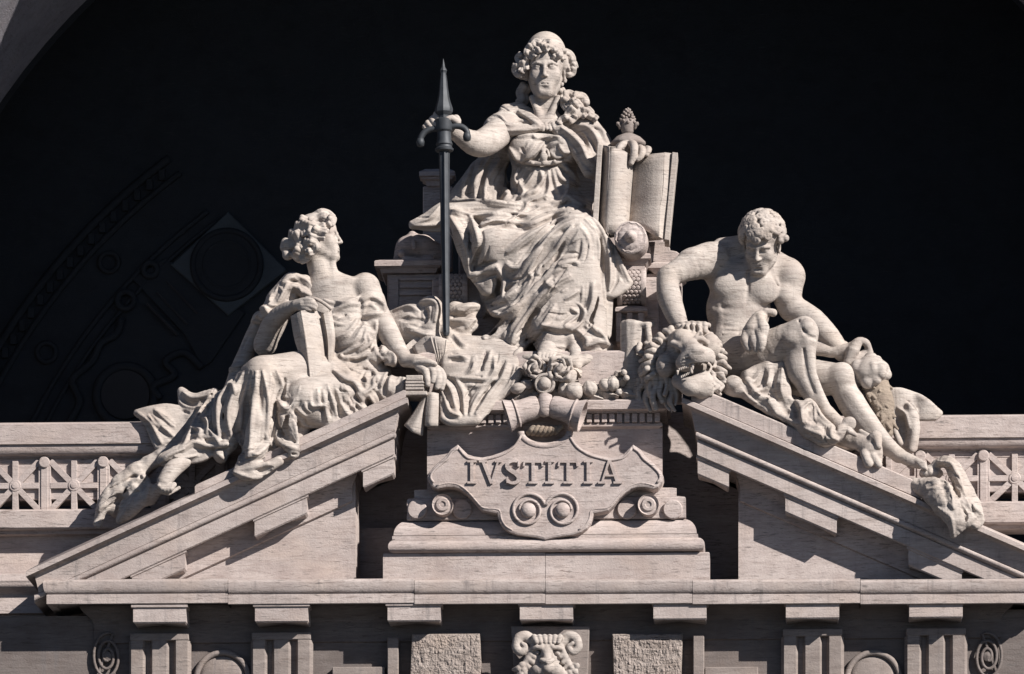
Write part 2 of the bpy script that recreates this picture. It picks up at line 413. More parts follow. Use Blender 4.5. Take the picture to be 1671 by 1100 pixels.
for (a, b) in ((542, 628), (1150, 1237)):
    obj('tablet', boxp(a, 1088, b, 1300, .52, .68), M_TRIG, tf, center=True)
# bush-hammered panels
def rough_panel(px0, py0, px1, py1, y, px2, nx=90, nz=64):
    A, B = P(px0, py1, y), P(px1, py0, y); xs = np.linspace(A[0], B[0], nx); zs = np.linspace(A[2], B[2], nz)
    gx, gz = np.meshgrid(xs, zs); RP = np.zeros((nz, nx))
    for fr, am in ((9, .010), (19, .011), (38, .007)):
        L_ = rng.uniform(-1, 1, (80, 80)); u, v = gx*fr+40, gz*fr*.8+60; iu, iv = np.floor(u).astype(int), np.floor(v).astype(int); fu, fv = u-iu, v-iv; fu = fu*fu*(3-2*fu); fv = fv*fv*(3-2*fv)
        g_ = lambda a, b: L_[(iu+a) % 80, (iv+b) % 80]
        RP += am*np.abs((g_(0, 0)*(1-fu)+g_(1, 0)*fu)*(1-fv)+(g_(0, 1)*(1-fu)+g_(1, 1)*fu)*fv)*-1.6
    RP += rng.normal(0, .002, RP.shape)
    V = []; F = []
    for i, z in enumerate(zs):
        for j, x in enumerate(xs):
            e = min(i, nz-1-i, j, nx-1-j); d = RP[i, j]*min(1, e/4)
            sh = (px2-px0)/100*((z-B[2])/(A[2]-B[2]))
            V.append((x-sh*(1-2*j/(nx-1)), y-(.0 if e == 0 else .05)+d, z))
    n = nx*nz
    for i in range(nz-1):
        for j in range(nx-1):
            a = i*nx+j; F.append((a, a+1, a+nx+1, a+nx))
    bd = list(range(nx))+[i*nx+nx-1 for i in range(1, nz)]+[(nz-1)*nx+j for j in range(nx-2, -1, -1)]+[i*nx for i in range(nz-2, 0, -1)]
    V += [(V[k][0], y+.3, V[k][2]) for k in bd]
    for k in range(len(bd)):
        k2 = (k+1) % len(bd); F.append((bd[k], n+k, n+k2, bd[k2]))
    return np.array(V), F
obj('rusticated_panel', rough_panel(672, 1034, 783, 1160, .42, 677), M_ROUGH, tf, label='pitted hammered panel left of the lion mask')
obj('rusticated_panel', rough_panel(999, 1034, 1114, 1160, .42, 995), M_ROUGH, tf, label='pitted hammered panel right of the lion mask')
kp = thing('mask_keystone', 'stone keystone panel carrying a horned lion mask at the bottom centre', 'keystone', P(893, 1100, .4))
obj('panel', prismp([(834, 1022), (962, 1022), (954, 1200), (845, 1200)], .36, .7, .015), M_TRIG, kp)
# side scrolls of the far left and right frieze
for cx, sgn in ((175, 1), (1612, -1)):
    sp = thing('wall_scroll', 'shaded stone volute on the frieze beyond the outer %s triglyph' % ('left' if sgn > 0 else 'right'), 'volute', P(cx, 1070, .6), 'frieze volutes')
    pts = []
    for k in range(60):
        a = k/59*2.6*2*math.pi; r = .40*(1-k/59*.85); q = P(cx, 1072, .6); pts.append(q+np.array((sgn*r*math.cos(a+1.2)*.62, -.03*k/59, r*math.sin(a+1.2))))
    pts = [P(cx-sgn*20, 1200, .6), P(cx-sgn*26, 1130, .6)]+pts
    obj('spiral', tube(pts, .026, 8), M_FRIEZE, sp, True); obj('eye', lathe([(.09, 0), (.08, .05), (.01, .08)], P(cx, 1072, .62), (0, -1, 0), 16), M_FRIEZE, sp, True, 50)
# set-back lower wall and entablature at the far left and right
for nm, a, b, lab in (('left', -200, 152, 'lower wall and shaded set-back ledge under the left balustrade'), ('right', 1560, 1900, 'lower wall under the right balustrade behind the raking cornice')):
    sb = thing('podium_wall', lab, 'wall', P((a+b)/2, 950, 1.9))
    obj('wall_face', boxw(PX(a-300, 1.9), PX(b+600, 1.9), 1.9, 2.4, PZ(a, 1110, 1.9), PZ(a, 868, 1.9)), M_TRAV, sb) if nm == 'left' else None
    obj('ledge', entab([(1.7, 938), (1.42, 940), (1.4, 950), (1.42, 954)]+arcprof(1.42, 955, 1.6, 975, 'cyma', 5)+[(1.6, 976), (1.6, 1003), (1.75, 1006), (1.75, 1012)], a-100, b, 2.3, retL=False), M_TRAV, sb, True, 35)
# ================================================================ balustrades
def balustrade(side, px0, px1, pt, posts, unit, label):
    """pt = (top, rail bottom, moulding bottom, lattice top, lattice bottom, lower rail bottom) in pixels"""
    yb_ = 1.6; o = thing('balustrade', label, 'balustrade', P((px0+px1)/2, pt[5], yb_), 'pierced stone balustrades')
    a, b, c2, d, e, f = pt
    obj('top_rail', entab([(1.9, a-1), (yb_-.1, a), (yb_-.12, a+2), (yb_-.12, b-1), (yb_-.1, b), (yb_-.06, b)], px0, px1, 2.3, retL=False, retR=False), M_TRAV, o)
    obj('rail_moulding', entab([(yb_-.08, b+.5)]+arcprof(yb_-.08, b+1, yb_+.02, c2-3, 'ovolo', 6)+[(yb_+.05, c2-2), (yb_+.05, c2), (1.9, c2+1)], px0, px1, 2.25, retL=False, retR=False), M_TRAV, o, True, 35)
    obj('bottom_rail', entab([(1.9, e-1), (yb_-.04, e), (yb_-.06, e+2), (yb_-.06, f-3), (yb_-.03, f), (yb_+.1, f+2), (yb_+.1, f+8)], px0, px1, 2.3, retL=False, retR=False), M_TRAV, o)
    obj('lattice_frame', join(boxp(px0, c2-1, px1, d+7, yb_+.10, yb_+.24, .008)), M_TRAV, o)
    zt, zb = PZ(posts[0], d, yb_), PZ(posts[0], e, yb_); zm = (zt+zb)/2
    zt2 = zt
    pm = km = bm_ = None; U = unit/100*(1+yb_/90)
    for px in posts:
        x = PX(px, yb_); 
        V = join(boxw(x-.06, x+.06, yb_+.03, yb_+.2, zb, zt, .008), boxw(x-.105, x+.105, yb_+.05, yb_+.2, zb, zt, .008))
        if pm is None:
            pm = obj('post', V, M_TRAV, o, loc=(x, yb_, zm)); xa = x
            km = obj('post_knob', lathe([(.05, -.06), (.09, -.03), (.095, .01), (.08, .025), (.0, .03)], (x, yb_+.02, zt-.03), (0, -1, 0), 18), M_TRAV, o, True, 40, loc=(x, yb_, zt))
        else: dup(pm, (x-xa, 0, 0)); dup(km, (x-xa, 0, 0))
        xc = x-U/2; hw = U/2-.09; hh = (zt-zb)/2; w_ = .05
        if bm_ is None:
            V = boxw(xc-w_, xc+w_, yb_+.04, yb_+.16, zb, zt, .006); vb = obj('lattice_bar', V, M_TRAV, o, loc=(xc, yb_, zm))
            V = boxw(xc-hw, xc+hw, yb_+.044, yb_+.158, zm-w_, zm+w_, .006); hb = obj('lattice_bar', V, M_TRAV, o, loc=(xc, yb_, zm))
            def diag(s):
                dx, dz = hw, hh; L_ = math.hypot(dx, dz); nx, nz = -dz/L_*w_, dx/L_*w_
                pl = [(xc-dx-nx, zm-s*(dz+nz)), (xc+dx-nx, zm+s*(dz-nz)), (xc+dx+nx, zm+s*(dz+nz)), (xc-dx+nx, zm-s*(dz-nz))]
                return prism(pl, yb_+.048+.004*s, yb_+.15, .006)
            d1 = obj('lattice_bar', diag(1), M_TRAV, o, loc=(xc, yb_, zm)); d2 = obj('lattice_bar', diag(-1), M_TRAV, o, loc=(xc, yb_, zm))
            bs = obj('boss', lathe([(.105, -.03), (.105, .0), (.09, .02), (.055, .022), (.05, .035), (.0, .04)], (xc, yb_+.05, zm), (0, -1, 0), 20), M_TRAV, o, True, 40, loc=(xc, yb_, zm)); bm_ = [vb, hb, d1, d2, bs]
        else:
            for q in bm_: dup(q, (x-xa, 0, 0))
    if side == 'left': return
bl = balustrade('left', -120, 425, (692, 727, 748, 752, 833, 865), [-24, 72, 168, 265, 361], 96.5, 'sunlit pierced stone balustrade at the left behind the woman with the book')
br = balustrade('right', 1330, 1860, (680, 717, 736, 742, 821, 857), [1399, 1502, 1605, 1708], 103, 'pierced stone balustrade at the right behind the lion skin paw')
for nm, a, b, z0, z1 in (('left', -200, 420, 735, 828), ('right', 1400, 1900, 725, 815)):
    s = thing('parapet_wall', 'plain stone wall seen through the openings of the %s balustrade' % nm, 'wall', P((a+b)/2, z1, 2.25))
    obj('slab', boxp(a, z0, b, z1-10, 1.712, 2.35), M_TRAV, s)
# ================================================================ raking cornices (broken pediment)
def rake(prof, xa, ya_, xb, yb2, yback, endref, side, low_ret=True):
    """prof [(off, y)], line A (apex end) -> B (low end) in pixels; apex end returns mitred; side = +1 left pediment"""
    V = []; F = []
    for off, y in prof:
        A = P(xa, ya_+off, y); B = P(xb, yb2+off, y); sl_ = (B[2]-A[2])/(B[0]-A[0])
        ea = side*(endref-y); x = A[0]+ea; z = A[2]+sl_*ea
        el_ = -side*(endref-y) if low_ret else 0; x2 = B[0]+el_; z2 = B[2]+sl_*el_
        V += [(x, yback, z), (x, y, z), (x2, y, z2), (x2, yback, z2)]
    n = len(prof)
    for i in range(n-1):
        for j in range(3):
            a = i*4+j; F.append((a, a+4, a+5, a+1) if side < 0 else (a, a+1, a+5, a+4))
        a = i*4; F.append((a+3, a+7, a+4, a) if side < 0 else (a, a+4, a+7, a+3))
    k = (n-1)*4
    F.append((0, 1, 2, 3) if side < 0 else (3, 2, 1, 0)); F.append((k+3, k+2, k+1, k) if side < 0 else (k, k+1, k+2, k+3))
    return np.array(V), F
def pediment(side, A, B, ends, muts, tymp, label):
    (xa, ya_), (xb, yb2) = A, B; t = thing('raking_cornice', label, 'cornice', P((xa+xb)/2, (ya_+yb2)/2+80, .4), 'halves of the broken pediment')
    sl_ = (yb2-ya_)/(xb-xa)
    at = lambda x: ya_+sl_*(x-xa)
    sima = [(-3, .25), (0, -.13), (1, -.15), (9, -.15), (10, -.11)]+[(p, y) for y, p in arcprof(-.11, 10.5, .01, 20, 'cavetto', 6)]+[(28, .03)]+[(43, .06), (45, .06)]
    obj('sima', rake(sima, xa, ya_, xb, yb2, 1.9, -.15, side), M_CORN, t, True, 35)
    bead = [(45, .12), (45.5, .07)]+[(p, y) for y, p in arcprof(.07, 46, .1, 56, 'torus', 6)]+[(57, .1), (58, .12)]
    e1 = ends[1]
    obj('bead', rake(bead, e1, at(e1), xb+side*14, at(xb+side*14), 1.8, .06, side, False), M_CORN, t, True, 35)
    cor = [(58, .14), (58.5, .1), (83, .1), (85, .12), (86, .2), (83, .22), (83, .45)]
    obj('corona', rake(cor, e1, at(e1), (122 if side > 0 else 1690), at(122 if side > 0 else 1690), 1.7, .1, side, False), M_CORN, t, True, 35)
    bed = [(83, .42)]+[(p, y) for y, p in arcprof(.42, 84, .5, 108, 'cyma', 6)]+[(110, .5), (128, .5), (130, .53)]
    e2 = ends[2]
    lb = 215 if side > 0 else 1590; lc = 122 if side > 0 else 1690
    obj('bed_moulding', rake(bed, e2, at(e2), lb, at(lb), 1.6, .42, side, False), M_TRAV, t, True, 35)
    for m0, m1 in muts:
        pr = [(84, .13), (88, .13), (90, .155), (113, .155), (116, .18), (116, .5)]
        hi, lo = (m1, m0) if side > 0 else (m0, m1)
        obj('mutule', rake(pr, hi, at(hi), lo, at(lo), .6, .13, side), M_CORN, t, center=True)
    x0, x1 = tymp
    A1 = [(x0, at(x0)+60), (x1, at(x1)+60), (x1, 968), (x0, 968)]
    ty = obj('tympanum', prismp(A1, .56, 1.55, 0), M_TRAV, t)
    return t, at
tl, atL = pediment(1, (665, 648), (42, 932), (665, 643, 583), [(213, 304), (413, 503), (590, 645)], (580, 120), 'left half of the broken pediment, its sloping cornice carrying the seated woman')
tr, atR = pediment(-1, (1113, 648), (1745, 921), (1113, 1138, 1200), [(1136, 1192), (1279, 1368), (1480, 1572)], (1205, 1690), 'right half of the broken pediment, its sloping cornice carrying the nude man')
# recess wall between the pediment halves and the pedestal
obj('recess_wall', boxp(540, 640, 1250, 962, 1.62, 1.9, 0), M_TRAV, None, kind=None, label='dark recessed wall between the pedestal and the two pediment halves', category='wall') if False else None
rw = thing('recess_wall', 'dark recessed wall between the pedestal and the two pediment halves', 'wall', P(890, 950, 1.6))
obj('face', boxp(575, 672, 1212, 1010, 2.35, 2.6, 0), M_TRAV, rw)
# ================================================================ central pedestal
tp = thing('central_pedestal', 'stepped travertine pedestal with torus base carrying the inscribed cartouche', 'pedestal', P(890, 948, .3))
obj('plinth_block', entab([(.12, 903), (.1, 904), (.1, 953)], 625, 889.7, 1.4, retR=False), M_TRAV, tp); obj('plinth_block', entab([(.12, 903), (.1, 904), (.1, 953)], 890.4, 1158, 1.4, retL=False), M_TRAV, tp)
obj('torus', entab([(.1, 880.5)]+arcprof(.1, 881, .1, 903, 'torus', 8), 633, 1150, 1.4), M_TRAV, tp, True, 50)
obj('fillet', entab([(.3, 874), (.16, 875), (.16, 880.5)], 640, 1139, 1.4), M_TRAV, tp)
obj('cavetto', entab([(.38, 850)]+[(y, p) for y, p in arcprof(.38, 851, .18, 874, 'cavetto', 7)], 640, 1139, 1.4, yref=.16), M_TRAV, tp, True, 35)
obj('disc_band', entab([(.4, 813), (.3, 814), (.28, 816), (.28, 848), (.3, 850), (.4, 850.5)], 664, 1119, 1.4), M_TRAV, tp)
obj('sub_plinth', entab([(.44, 799), (.36, 800), (.36, 813)], 676, 1104, 1.4), M_TRAV, tp)
obj('die', entab([(.45, 702), (.45, 800)], 697, 1081, 1.4), M_TRAV, tp)
dm = None
for px in (681, 754, 1023, 1098):
    c = P(px, 832, .28)
    if dm is None: dm = obj('disc', lathe([(.16, -.02), (.16, .05), (.145, .065), (.0, .07)], c, (0, -1, 0), 24), M_TRAV, tp, True, 35, loc=c); c0 = c
    else: dup(dm, c-c0)
obj('upper_cornice', entab([(.55, 652), (.22, 655), (.2, 657), (.2, 670), (.24, 672), (.32, 674), (.32, 676)], 690, 1088, 1.5), M_TRAV, tp)
obj('dentil_band', entab([(.42, 676), (.42, 692), (.38, 694), (.38, 698), (.45, 703)], 697, 1081, 1.45), M_TRAV, tp)
dd = None
for k in range(31):
    px = 702+k*12.35; c = P(px, 684, .34)
    if dd is None: dd = obj('dentil', boxp(px-4.2, 677, px+4.2, 691.5, .34, .46, .006), M_TRAV, tp, loc=c); c0 = c
    else: dup(dd, (c[0]-c0[0], 0, 0))
obj('statue_base', entab([(.5, 575), (.42, 578), (.42, 652)], 682, 1092, 3.2), M_TRAV, tp)
# ---------------------------------------------------------------- cartouche
Zm = lambda x, y: (620+x/2.894, 520+y/2.894)
ct = thing('cartouche', 'scrolled stone cartouche bearing the raised word IVSTITIA', 'cartouche', P(890, 880, .1))
right = [(889.5, 727), (905, 724), (920, 716), (929, 706), (934, 716), (940, 724), (950, 732), (963, 738), (978, 743), (993, 746), (1006, 744.5), (1017, 741), (1025, 733), (1033, 725), (1045, 733), (1053, 744), (1062, 752), (1071, 760), (1079, 769), (1083, 778), (1080, 787), (1074, 795), (1066, 798), (1052, 795), (1040, 795), (1030, 798), (1020, 805), (1010, 814), (1001, 825), (993, 833), (980, 836), (969, 838), (967, 846), (964, 854), (958, 862), (948, 869), (936, 873), (922, 875), (906, 877), (890, 881)]
left = [(1780-x, y) for x, y in right]
outl = right+left[::-1][1:-1]
def plate(outl, yf, yb_, bulge, bev):
    """front face with a rounded edge and a gentle bulge, as concentric rings"""
    C = np.array([P(x, z, yf)[[0, 2]] for x, z in outl]); n = len(C)
    return C
def bendy(x): return .0
V, F = prismp(outl, -.02, .5, .035)
cx0 = PX(890, 0)
V = V.copy(); dx = np.abs(V[:, 0]-cx0); m_ = V[:, 1] < .3
pass
obj('plate', (V, F), M_TRAV, ct)
def edge_tube(px, r, y):
    pts = crom([P(x, z, y) for x, z in px], 3)
    pts = pts.copy(); d = np.abs(pts[:, 0]-cx0); pass
    return tube(pts, r, 8)
for s in (0, 1):
    fl = (lambda q: q) if s == 0 else (lambda q: [(1780-x, y) for x, y in q])
    obj('edge_bead', edge_tube(fl([(929, 711), (939, 727), (950, 736), (963, 743), (980, 748), (995, 751), (1010, 749), (1020, 745), (1032, 731)]), .022, -.02), M_TRAV, ct, True)
    obj('edge_bead', edge_tube(fl([(1032, 731), (1042, 738), (1050, 749), (1060, 757), (1068, 764), (1075, 772), (1077, 780), (1072, 788)]), .022, -.02), M_TRAV, ct, True)
    obj('edge_bead', edge_tube(fl([(1068, 793), (1052, 789), (1036, 790), (1024, 796), (1012, 807), (1000, 821), (990, 829), (966, 832), (962, 846), (955, 858), (944, 865)]), .016, -.015), M_TRAV, ct, True)
    c = P(fl([(1058, 823)])[0][0], 823, .02)
    obj('scroll', join(lathe([(.04, -.02), (.055, .0), (.10, .0), (.12, -.03), (.15, -.03), (.17, 0.0), (.17, -.5)][::-1], c, (0, -1, 0), 28)), M_TRAV, ct, True, 40)
    k = 60; sp = []
    cs = P(fl([(918, 833)])[0][0], 833, -.03); sg = 1 if s == 0 else -1
    for i in range(k):
        a = i/(k-1)*2*math.pi*1.45; r = .29-.15*i/(k-1); sp.append(cs+np.array((-sg*r*math.cos(a+.3), -.02*i/(k-1), r*math.sin(a+.3))))
    obj('spiral', tube(sp, np.linspace(.03, .02, k), 8), M_TRAV, ct, True)
    obj('boss', lathe([(.125, -.02), (.125, .03), (.10, .07), (.05, .09), (.0, .095)], cs, (0, -1, 0), 22), M_TRAV, ct, True, 40)
# ring at the crest with a twisted rope inside
cr = P(889.5, 704, .0)
obj('crest_ring', tube([cr+np.array((.40*math.cos(a), .02, .24*math.sin(a))) for a in np.linspace(math.pi*1.0, math.pi*2.0, 24)], .06, 10), M_TRAV, ct, True)
obj('crest_ground', lathe([(.40, 0), (.38, .03)], cr+np.array((0, .3, 0)), (0, -1, 0), 30), M_TRAV, ct)
rp = thing('twisted_rope', 'short twisted rope under the two bell shaped ornaments', 'rope', P(889, 705, .05))
for k in range(7):
    x = 867+k*7.4; q0, q1 = P(x-4, 708+abs(k-3)*-.6, .03), P(x+4, 699+abs(k-3)*-.6, .0)
    obj('strand', tube(crom([q0+np.array((-.02, .06, 0)), q0, (q0+q1)/2+np.array((0, -.04, 0)), q1, q1+np.array((.02, .06, 0))], 4), .045, 8), M_STAIN, rp, True)
# letters
def stroke(p0, p1, w0, w1):
    p0, p1 = np.array(p0, float), np.array(p1, float); d = (p1-p0)/np.linalg.norm(p1-p0); n_ = np.array((-d[1], d[0]))
    return [tuple(p0+n_*w0/2), tuple(p1+n_*w1/2), tuple(p1-n_*w1/2), tuple(p0-n_*w0/2)]
H = 38.0
def serif(x, y, w=15, h=3.4): return [(x-w/2, y-h/2), (x+w/2, y-h/2), (x+w/2, y+h/2), (x-w/2, y+h/2)]
def vser(x, s): return [(x-1.7, -H), (x+2.2, -H), (x+1.5, -H+10), (x-.5, -H+10)]
def letter(ch):
    T, S = 5.2, 2.8
    if ch == 'I': return [stroke((0, -1), (0, -H+1), T, T), serif(0, -1.7), serif(0, -H+1.7)], 16
    if ch == 'V': return [stroke((-13, -H+1), (1, 0), T, T-1), stroke((12, -H+1), (1, 0), S, S+1), serif(-13, -H+1.7, 13), serif(12, -H+1.7, 11)], 31
    if ch == 'A': return [stroke((1, -H), (14, -1), T-1, T), stroke((0, -H), (-12, -1), S+1, S), stroke((-7, -13), (9, -13), S, S), serif(-12, -1.7, 12), serif(14, -1.7, 14)], 34
    if ch == 'T': return [stroke((0, -1), (0, -H+1), T, T), serif(0, -1.7), stroke((-14, -H+2), (14, -H+2), 4, 4), stroke((-14, -H+1), (-15.5, -H+10), 3, 3), stroke((14, -H+1), (15.5, -H+10), 3, 3)], 32
    if ch == 'S':
        c_ = crom([(9, -29), (8, -35), (0, -37), (-8, -34), (-9, -27), (-3, -21.5), (4, -17), (9.5, -10), (7, -3), (-1, -1), (-9, -4), (-10, -10)], 5)
        out = []; n_ = len(c_)
        wd = [3+4.2*math.sin(math.pi*i/(n_-1))**1.5 for i in range(n_)]
        L_ = []; R_ = []
        for i in range(n_):
            d = c_[min(i+1, n_-1)]-c_[max(i-1, 0)]; d /= np.linalg.norm(d); q = np.array((-d[1], d[0]))
            L_.append(c_[i]+q*wd[i]/2); R_.append(c_[i]-q*wd[i]/2)
        for i in range(n_-1): out.append([tuple(L_[i]), tuple(L_[i+1]), tuple(R_[i+1]), tuple(R_[i])])
        out.append([(8, -37), (10, -37), (10.5, -28), (7.6, -28)]); out.append([(-10.5, -11), (-7.8, -11), (-8.5, -1), (-10.5, -1)])
        return out, 25
cen = {'I': [770, 897, 960], 'V': [801], 'S': [837], 'T': [870, 927], 'A': [994]}
for ch, xs in cen.items():
    for x in xs:
        polys, _w = letter(ch)
        V, F = join(*[prismp([(x+a, 789+b) for a, b in p], -.06-.0008*i, -.02, 0) for i, p in enumerate(polys)])
        obj('letter', (V, F), M_TRAV, ct, center=True, label='raised letter %s' % ch)
# bells
for s in (-1, 1):
    bt = thing('bell_ornament', 'stone bell shaped ornament flaring to the %s above the cartouche' % ('left' if s < 0 else 'right'), 'ornament', P(889+s*35, 672, -.02), 'paired bell ornaments')
    a = P(889+s*8, 662, -.02); b = P(889+s*62, 679, -.06); ax = b-a; Ln = np.linalg.norm(ax)
    obj('body', lathe([(.12, 0), (.17, .03), (.19, .1), (.19, Ln*.5), (.215, Ln*.75), (.265, Ln*.94), (.275, Ln), (.24, Ln), (.2, Ln-.12), (.05, Ln-.15)], a, ax, 30), M_TRAV, bt, True, 40)
    obj('band', lathe([(.2, Ln*.66), (.235, Ln*.69), (.24, Ln*.72), (.22, Ln*.75)], a, ax, 30), M_TRAV, bt, True, 60)
kn = obj('knob', lathe([(.02, -.2), (.1, -.17), (.125, -.08), (.13, 0), (.125, .08), (.1, .17), (.02, .2)], P(889, 661, -.08), (.1, 0, 1), 24), M_TRAV, None, True, label='small stone knob between the two bell ornaments', cat='ornament', center=True)
# ================================================================ sculpting: signed distance fields on a grid, meshed with surface nets
LAT = np.random.default_rng(99).uniform(-1, 1, (64, 64, 64)).astype(np.float32)
def vnoise(x, y, z):
    """smooth lattice noise in -1..1"""
    a = [np.floor(c).astype(np.int32) for c in (x, y, z)]; f = [c-i for c, i in zip((x, y, z), a)]; f = [c*c*(3-2*c) for c in f]; r = 0
    for i in (0, 1):
        for j in (0, 1):
            for k in (0, 1):
                r = r+LAT[(a[0]+i) & 63, (a[1]+j) & 63, (a[2]+k) & 63]*(f[0] if i else 1-f[0])*(f[1] if j else 1-f[1])*(f[2] if k else 1-f[2])
    return r
class Sculpt:
    def __init__(s, lo, hi, h):
        s.lo = np.array(lo, float); s.h = h; s.n = np.ceil((np.array(hi)-s.lo)/h).astype(int)+1
        s.d = np.full(tuple(s.n), 1.0, np.float32)
        s.ax = [(s.lo[i]+h*np.arange(s.n[i])).astype(np.float32) for i in range(3)]
    def sl(s, lo, hi):
        a = np.maximum(np.floor((np.array(lo)-s.lo)/s.h).astype(int), 0); b = np.minimum(np.ceil((np.array(hi)-s.lo)/s.h).astype(int)+1, s.n)
        if np.any(b <= a): return None
        return tuple(slice(int(i), int(j)) for i, j in zip(a, b))
    def grid(s, S): return s.ax[0][S[0]][:, None, None], s.ax[1][S[1]][None, :, None], s.ax[2][S[2]][None, None, :]
    def blend(s, S, nd, k, op='u'):
        c = s.d[S]
        if op == 'u':
            if k <= 0: s.d[S] = np.minimum(c, nd)
            else:
                h = np.clip(.5+.5*(c-nd)/k, 0, 1); s.d[S] = c*(1-h)+nd*h-k*h*(1-h)
        else:
            nd = -nd
            h = np.clip(.5-.5*(c-nd)/max(k, 1e-4), 0, 1); s.d[S] = c*(1-h)+nd*h+k*h*(1-h)
    def ell(s, c, r, R=None, k=.05, op='u'):
        c = np.array(c, float); r = np.array(np.broadcast_to(r, 3), float); m = r.max()+.12+k
        S = s.sl(c-m, c+m)
        if S is None: return
        X, Y, Z = s.grid(S); X = X-np.float32(c[0]); Y = Y-np.float32(c[1]); Z = Z-np.float32(c[2])
        if R is None:
            a, b, e = X/r[0], Y/r[1], Z/r[2]; a2, b2, e2 = a/r[0], b/r[1], e/r[2]
        else:
            M = np.array(R, float)
            q = [X*M[0, i]+Y*M[1, i]+Z*M[2, i] for i in range(3)]
            a, b, e = q[0]/r[0], q[1]/r[1], q[2]/r[2]; a2, b2, e2 = a/r[0], b/r[1], e/r[2]
        k0 = np.sqrt(a*a+b*b+e*e); k1 = np.sqrt(a2*a2+b2*b2+e2*e2)+1e-6
        s.blend(S, (k0*(k0-1)/k1).astype(np.float32), k, op)
    def chain(s, pts, r, k=.05, op='u', wob=None):
        p = np.asarray(pts, float); r = np.broadcast_to(np.asarray(r, float), (len(p),)); pad = .08+k
        rm = r.max(); S = s.sl(p.min(0)-rm-pad-.001, p.max(0)+rm+pad+.001)
        if S is None: return
        o = [q.start for q in S]; T = np.full(tuple(q.stop-q.start for q in S), 9.0, np.float32)
        for i in range(max(len(p)-1, 1)):
            a = p[i]; b = p[min(i+1, len(p)-1)]; ra = r[i]; rb = r[min(i+1, len(p)-1)]; m = max(ra, rb)+pad
            Q = s.sl(np.minimum(a, b)-m, np.maximum(a, b)+m)
            if Q is None: continue
            X, Y, Z = s.grid(Q); ab = b-a; L2 = float(np.dot(ab, ab))+1e-9
            X = X-np.float32(a[0]); Y = Y-np.float32(a[1]); Z = Z-np.float32(a[2])
            t = np.clip((X*ab[0]+Y*ab[1]+Z*ab[2])/L2, 0, 1).astype(np.float32)
            d = np.sqrt((X-t*ab[0])**2+(Y-t*ab[1])**2+(Z-t*ab[2])**2)-(ra+(rb-ra)*t)
            W = tuple(slice(q.start-oo, q.stop-oo) for q, oo in zip(Q, o)); T[W] = np.minimum(T[W], d)
        s.blend(S, T, k, op)
    def box(s, c, hx, R=None, rd=.02, k=.03, op='u'):
        c = np.array(c, float); hx = np.array(hx, float); m = np.linalg.norm(hx)+.1+k; S = s.sl(c-m, c+m)
        if S is None: return
        X, Y, Z = s.grid(S); X = X-c[0]; Y = Y-c[1]; Z = Z-c[2]
        M = np.eye(3) if R is None else np.array(R)
        q = [np.abs(X*M[0, i]+Y*M[1, i]+Z*M[2, i])-(hx[i]-rd) for i in range(3)]
        d = np.sqrt(sum(np.maximum(a, 0)**2 for a in q))+np.minimum(np.maximum(q[0], np.maximum(q[1], q[2])), 0)-rd
        s.blend(S, d.astype(np.float32), k, op)
    # --- pixel helpers: every control point is (px, py, depth)
    def pchain(s, pts, r, k=.05, op='u', sm=0):
        q = np.array([P(*p) for p in pts]); r = np.broadcast_to(np.asarray(r, float), (len(q),))
        if sm: q2 = crom(q, sm); r = np.interp(np.linspace(0, len(q)-1, len(q2)), np.arange(len(q)), r); q = q2
        s.chain(q, r, k, op)
    def pell(s, px, py, y, r, R=None, k=.05, op='u'): s.ell(P(px, py, y), r, R, k, op)
    def hit(s, px, py):
        """first surface met by the sight line, with its outward normal"""
        ys = np.arange(s.lo[1], s.lo[1]+s.h*s.n[1], s.h*.7)
        a, b = P(px, py, ys[0]), P(px, py, ys[-1]); T = (ys-ys[0])/(ys[-1]-ys[0]); Q = a+(b-a)*T[:, None]
        I = np.rint((Q-s.lo)/s.h).astype(int); ok = np.all((I >= 1) & (I < s.n-1), 1)
        if not ok.any(): return None
        Q = Q[ok]; I = I[ok]; v = s.d[I[:, 0], I[:, 1], I[:, 2]]; w_ = np.nonzero(v < 0)[0]
        if not len(w_): return None
        j = w_[0]; i, jj, kk = I[j]
        g = np.array((s.d[i+1, jj, kk]-s.d[i-1, jj, kk], s.d[i, jj+1, kk]-s.d[i, jj-1, kk], s.d[i, jj, kk+1]-s.d[i, jj, kk-1]), float)
        n_ = np.linalg.norm(g); g = g/n_ if n_ > 1e-6 else np.array((0, -1., 0))
        f = 0.0
        if j > 0: f = v[j]/(v[j]-v[j-1]+1e-9); f = min(max(f, 0), 1)
        return Q[j]*(1-f)+Q[max(j-1, 0)]*f, g
    def trace(s, pts, n=5):
        p = crom(np.array(pts, float), n); H = [s.hit(*q) for q in p]; ok = [i for i, h_ in enumerate(H) if h_ is not None]
        if len(ok) < 2: return None, None
        pos = np.array([H[i][0] for i in ok]); nr = np.array([H[i][1] for i in ok]); px = p[ok]
        y = pos[:, 1].copy()
        for _ in range(2): y[1:-1] = .25*y[:-2]+.5*y[1:-1]+.25*y[2:]
        y = np.minimum(y, pos[:, 1]+.05); pos = np.array([P(a, b, c_) for (a, b), c_ in zip(px, y)])
        for _ in range(2): nr[1:-1] = (nr[:-2]+2*nr[1:-1]+nr[2:])
        nr /= np.linalg.norm(nr, axis=1)[:, None]+1e-9
        return pos, nr
    def fold(s, pts, r=.06, a=None, k=.05, end=.35):
        """raised fold: a round ridge of radius r standing a proud of the cloth"""
        pos, nr = s.trace(pts)
        if pos is None: return
        a = r*1.0 if a is None else a; t = np.linspace(0, 1, len(pos)); f = np.clip(np.minimum(t, 1-t)/.3, 0, 1)**.6; f = end+(1-end)*f
        rr = r*f; s.chain(pos-nr*(rr-a*f)[:, None], rr, k)
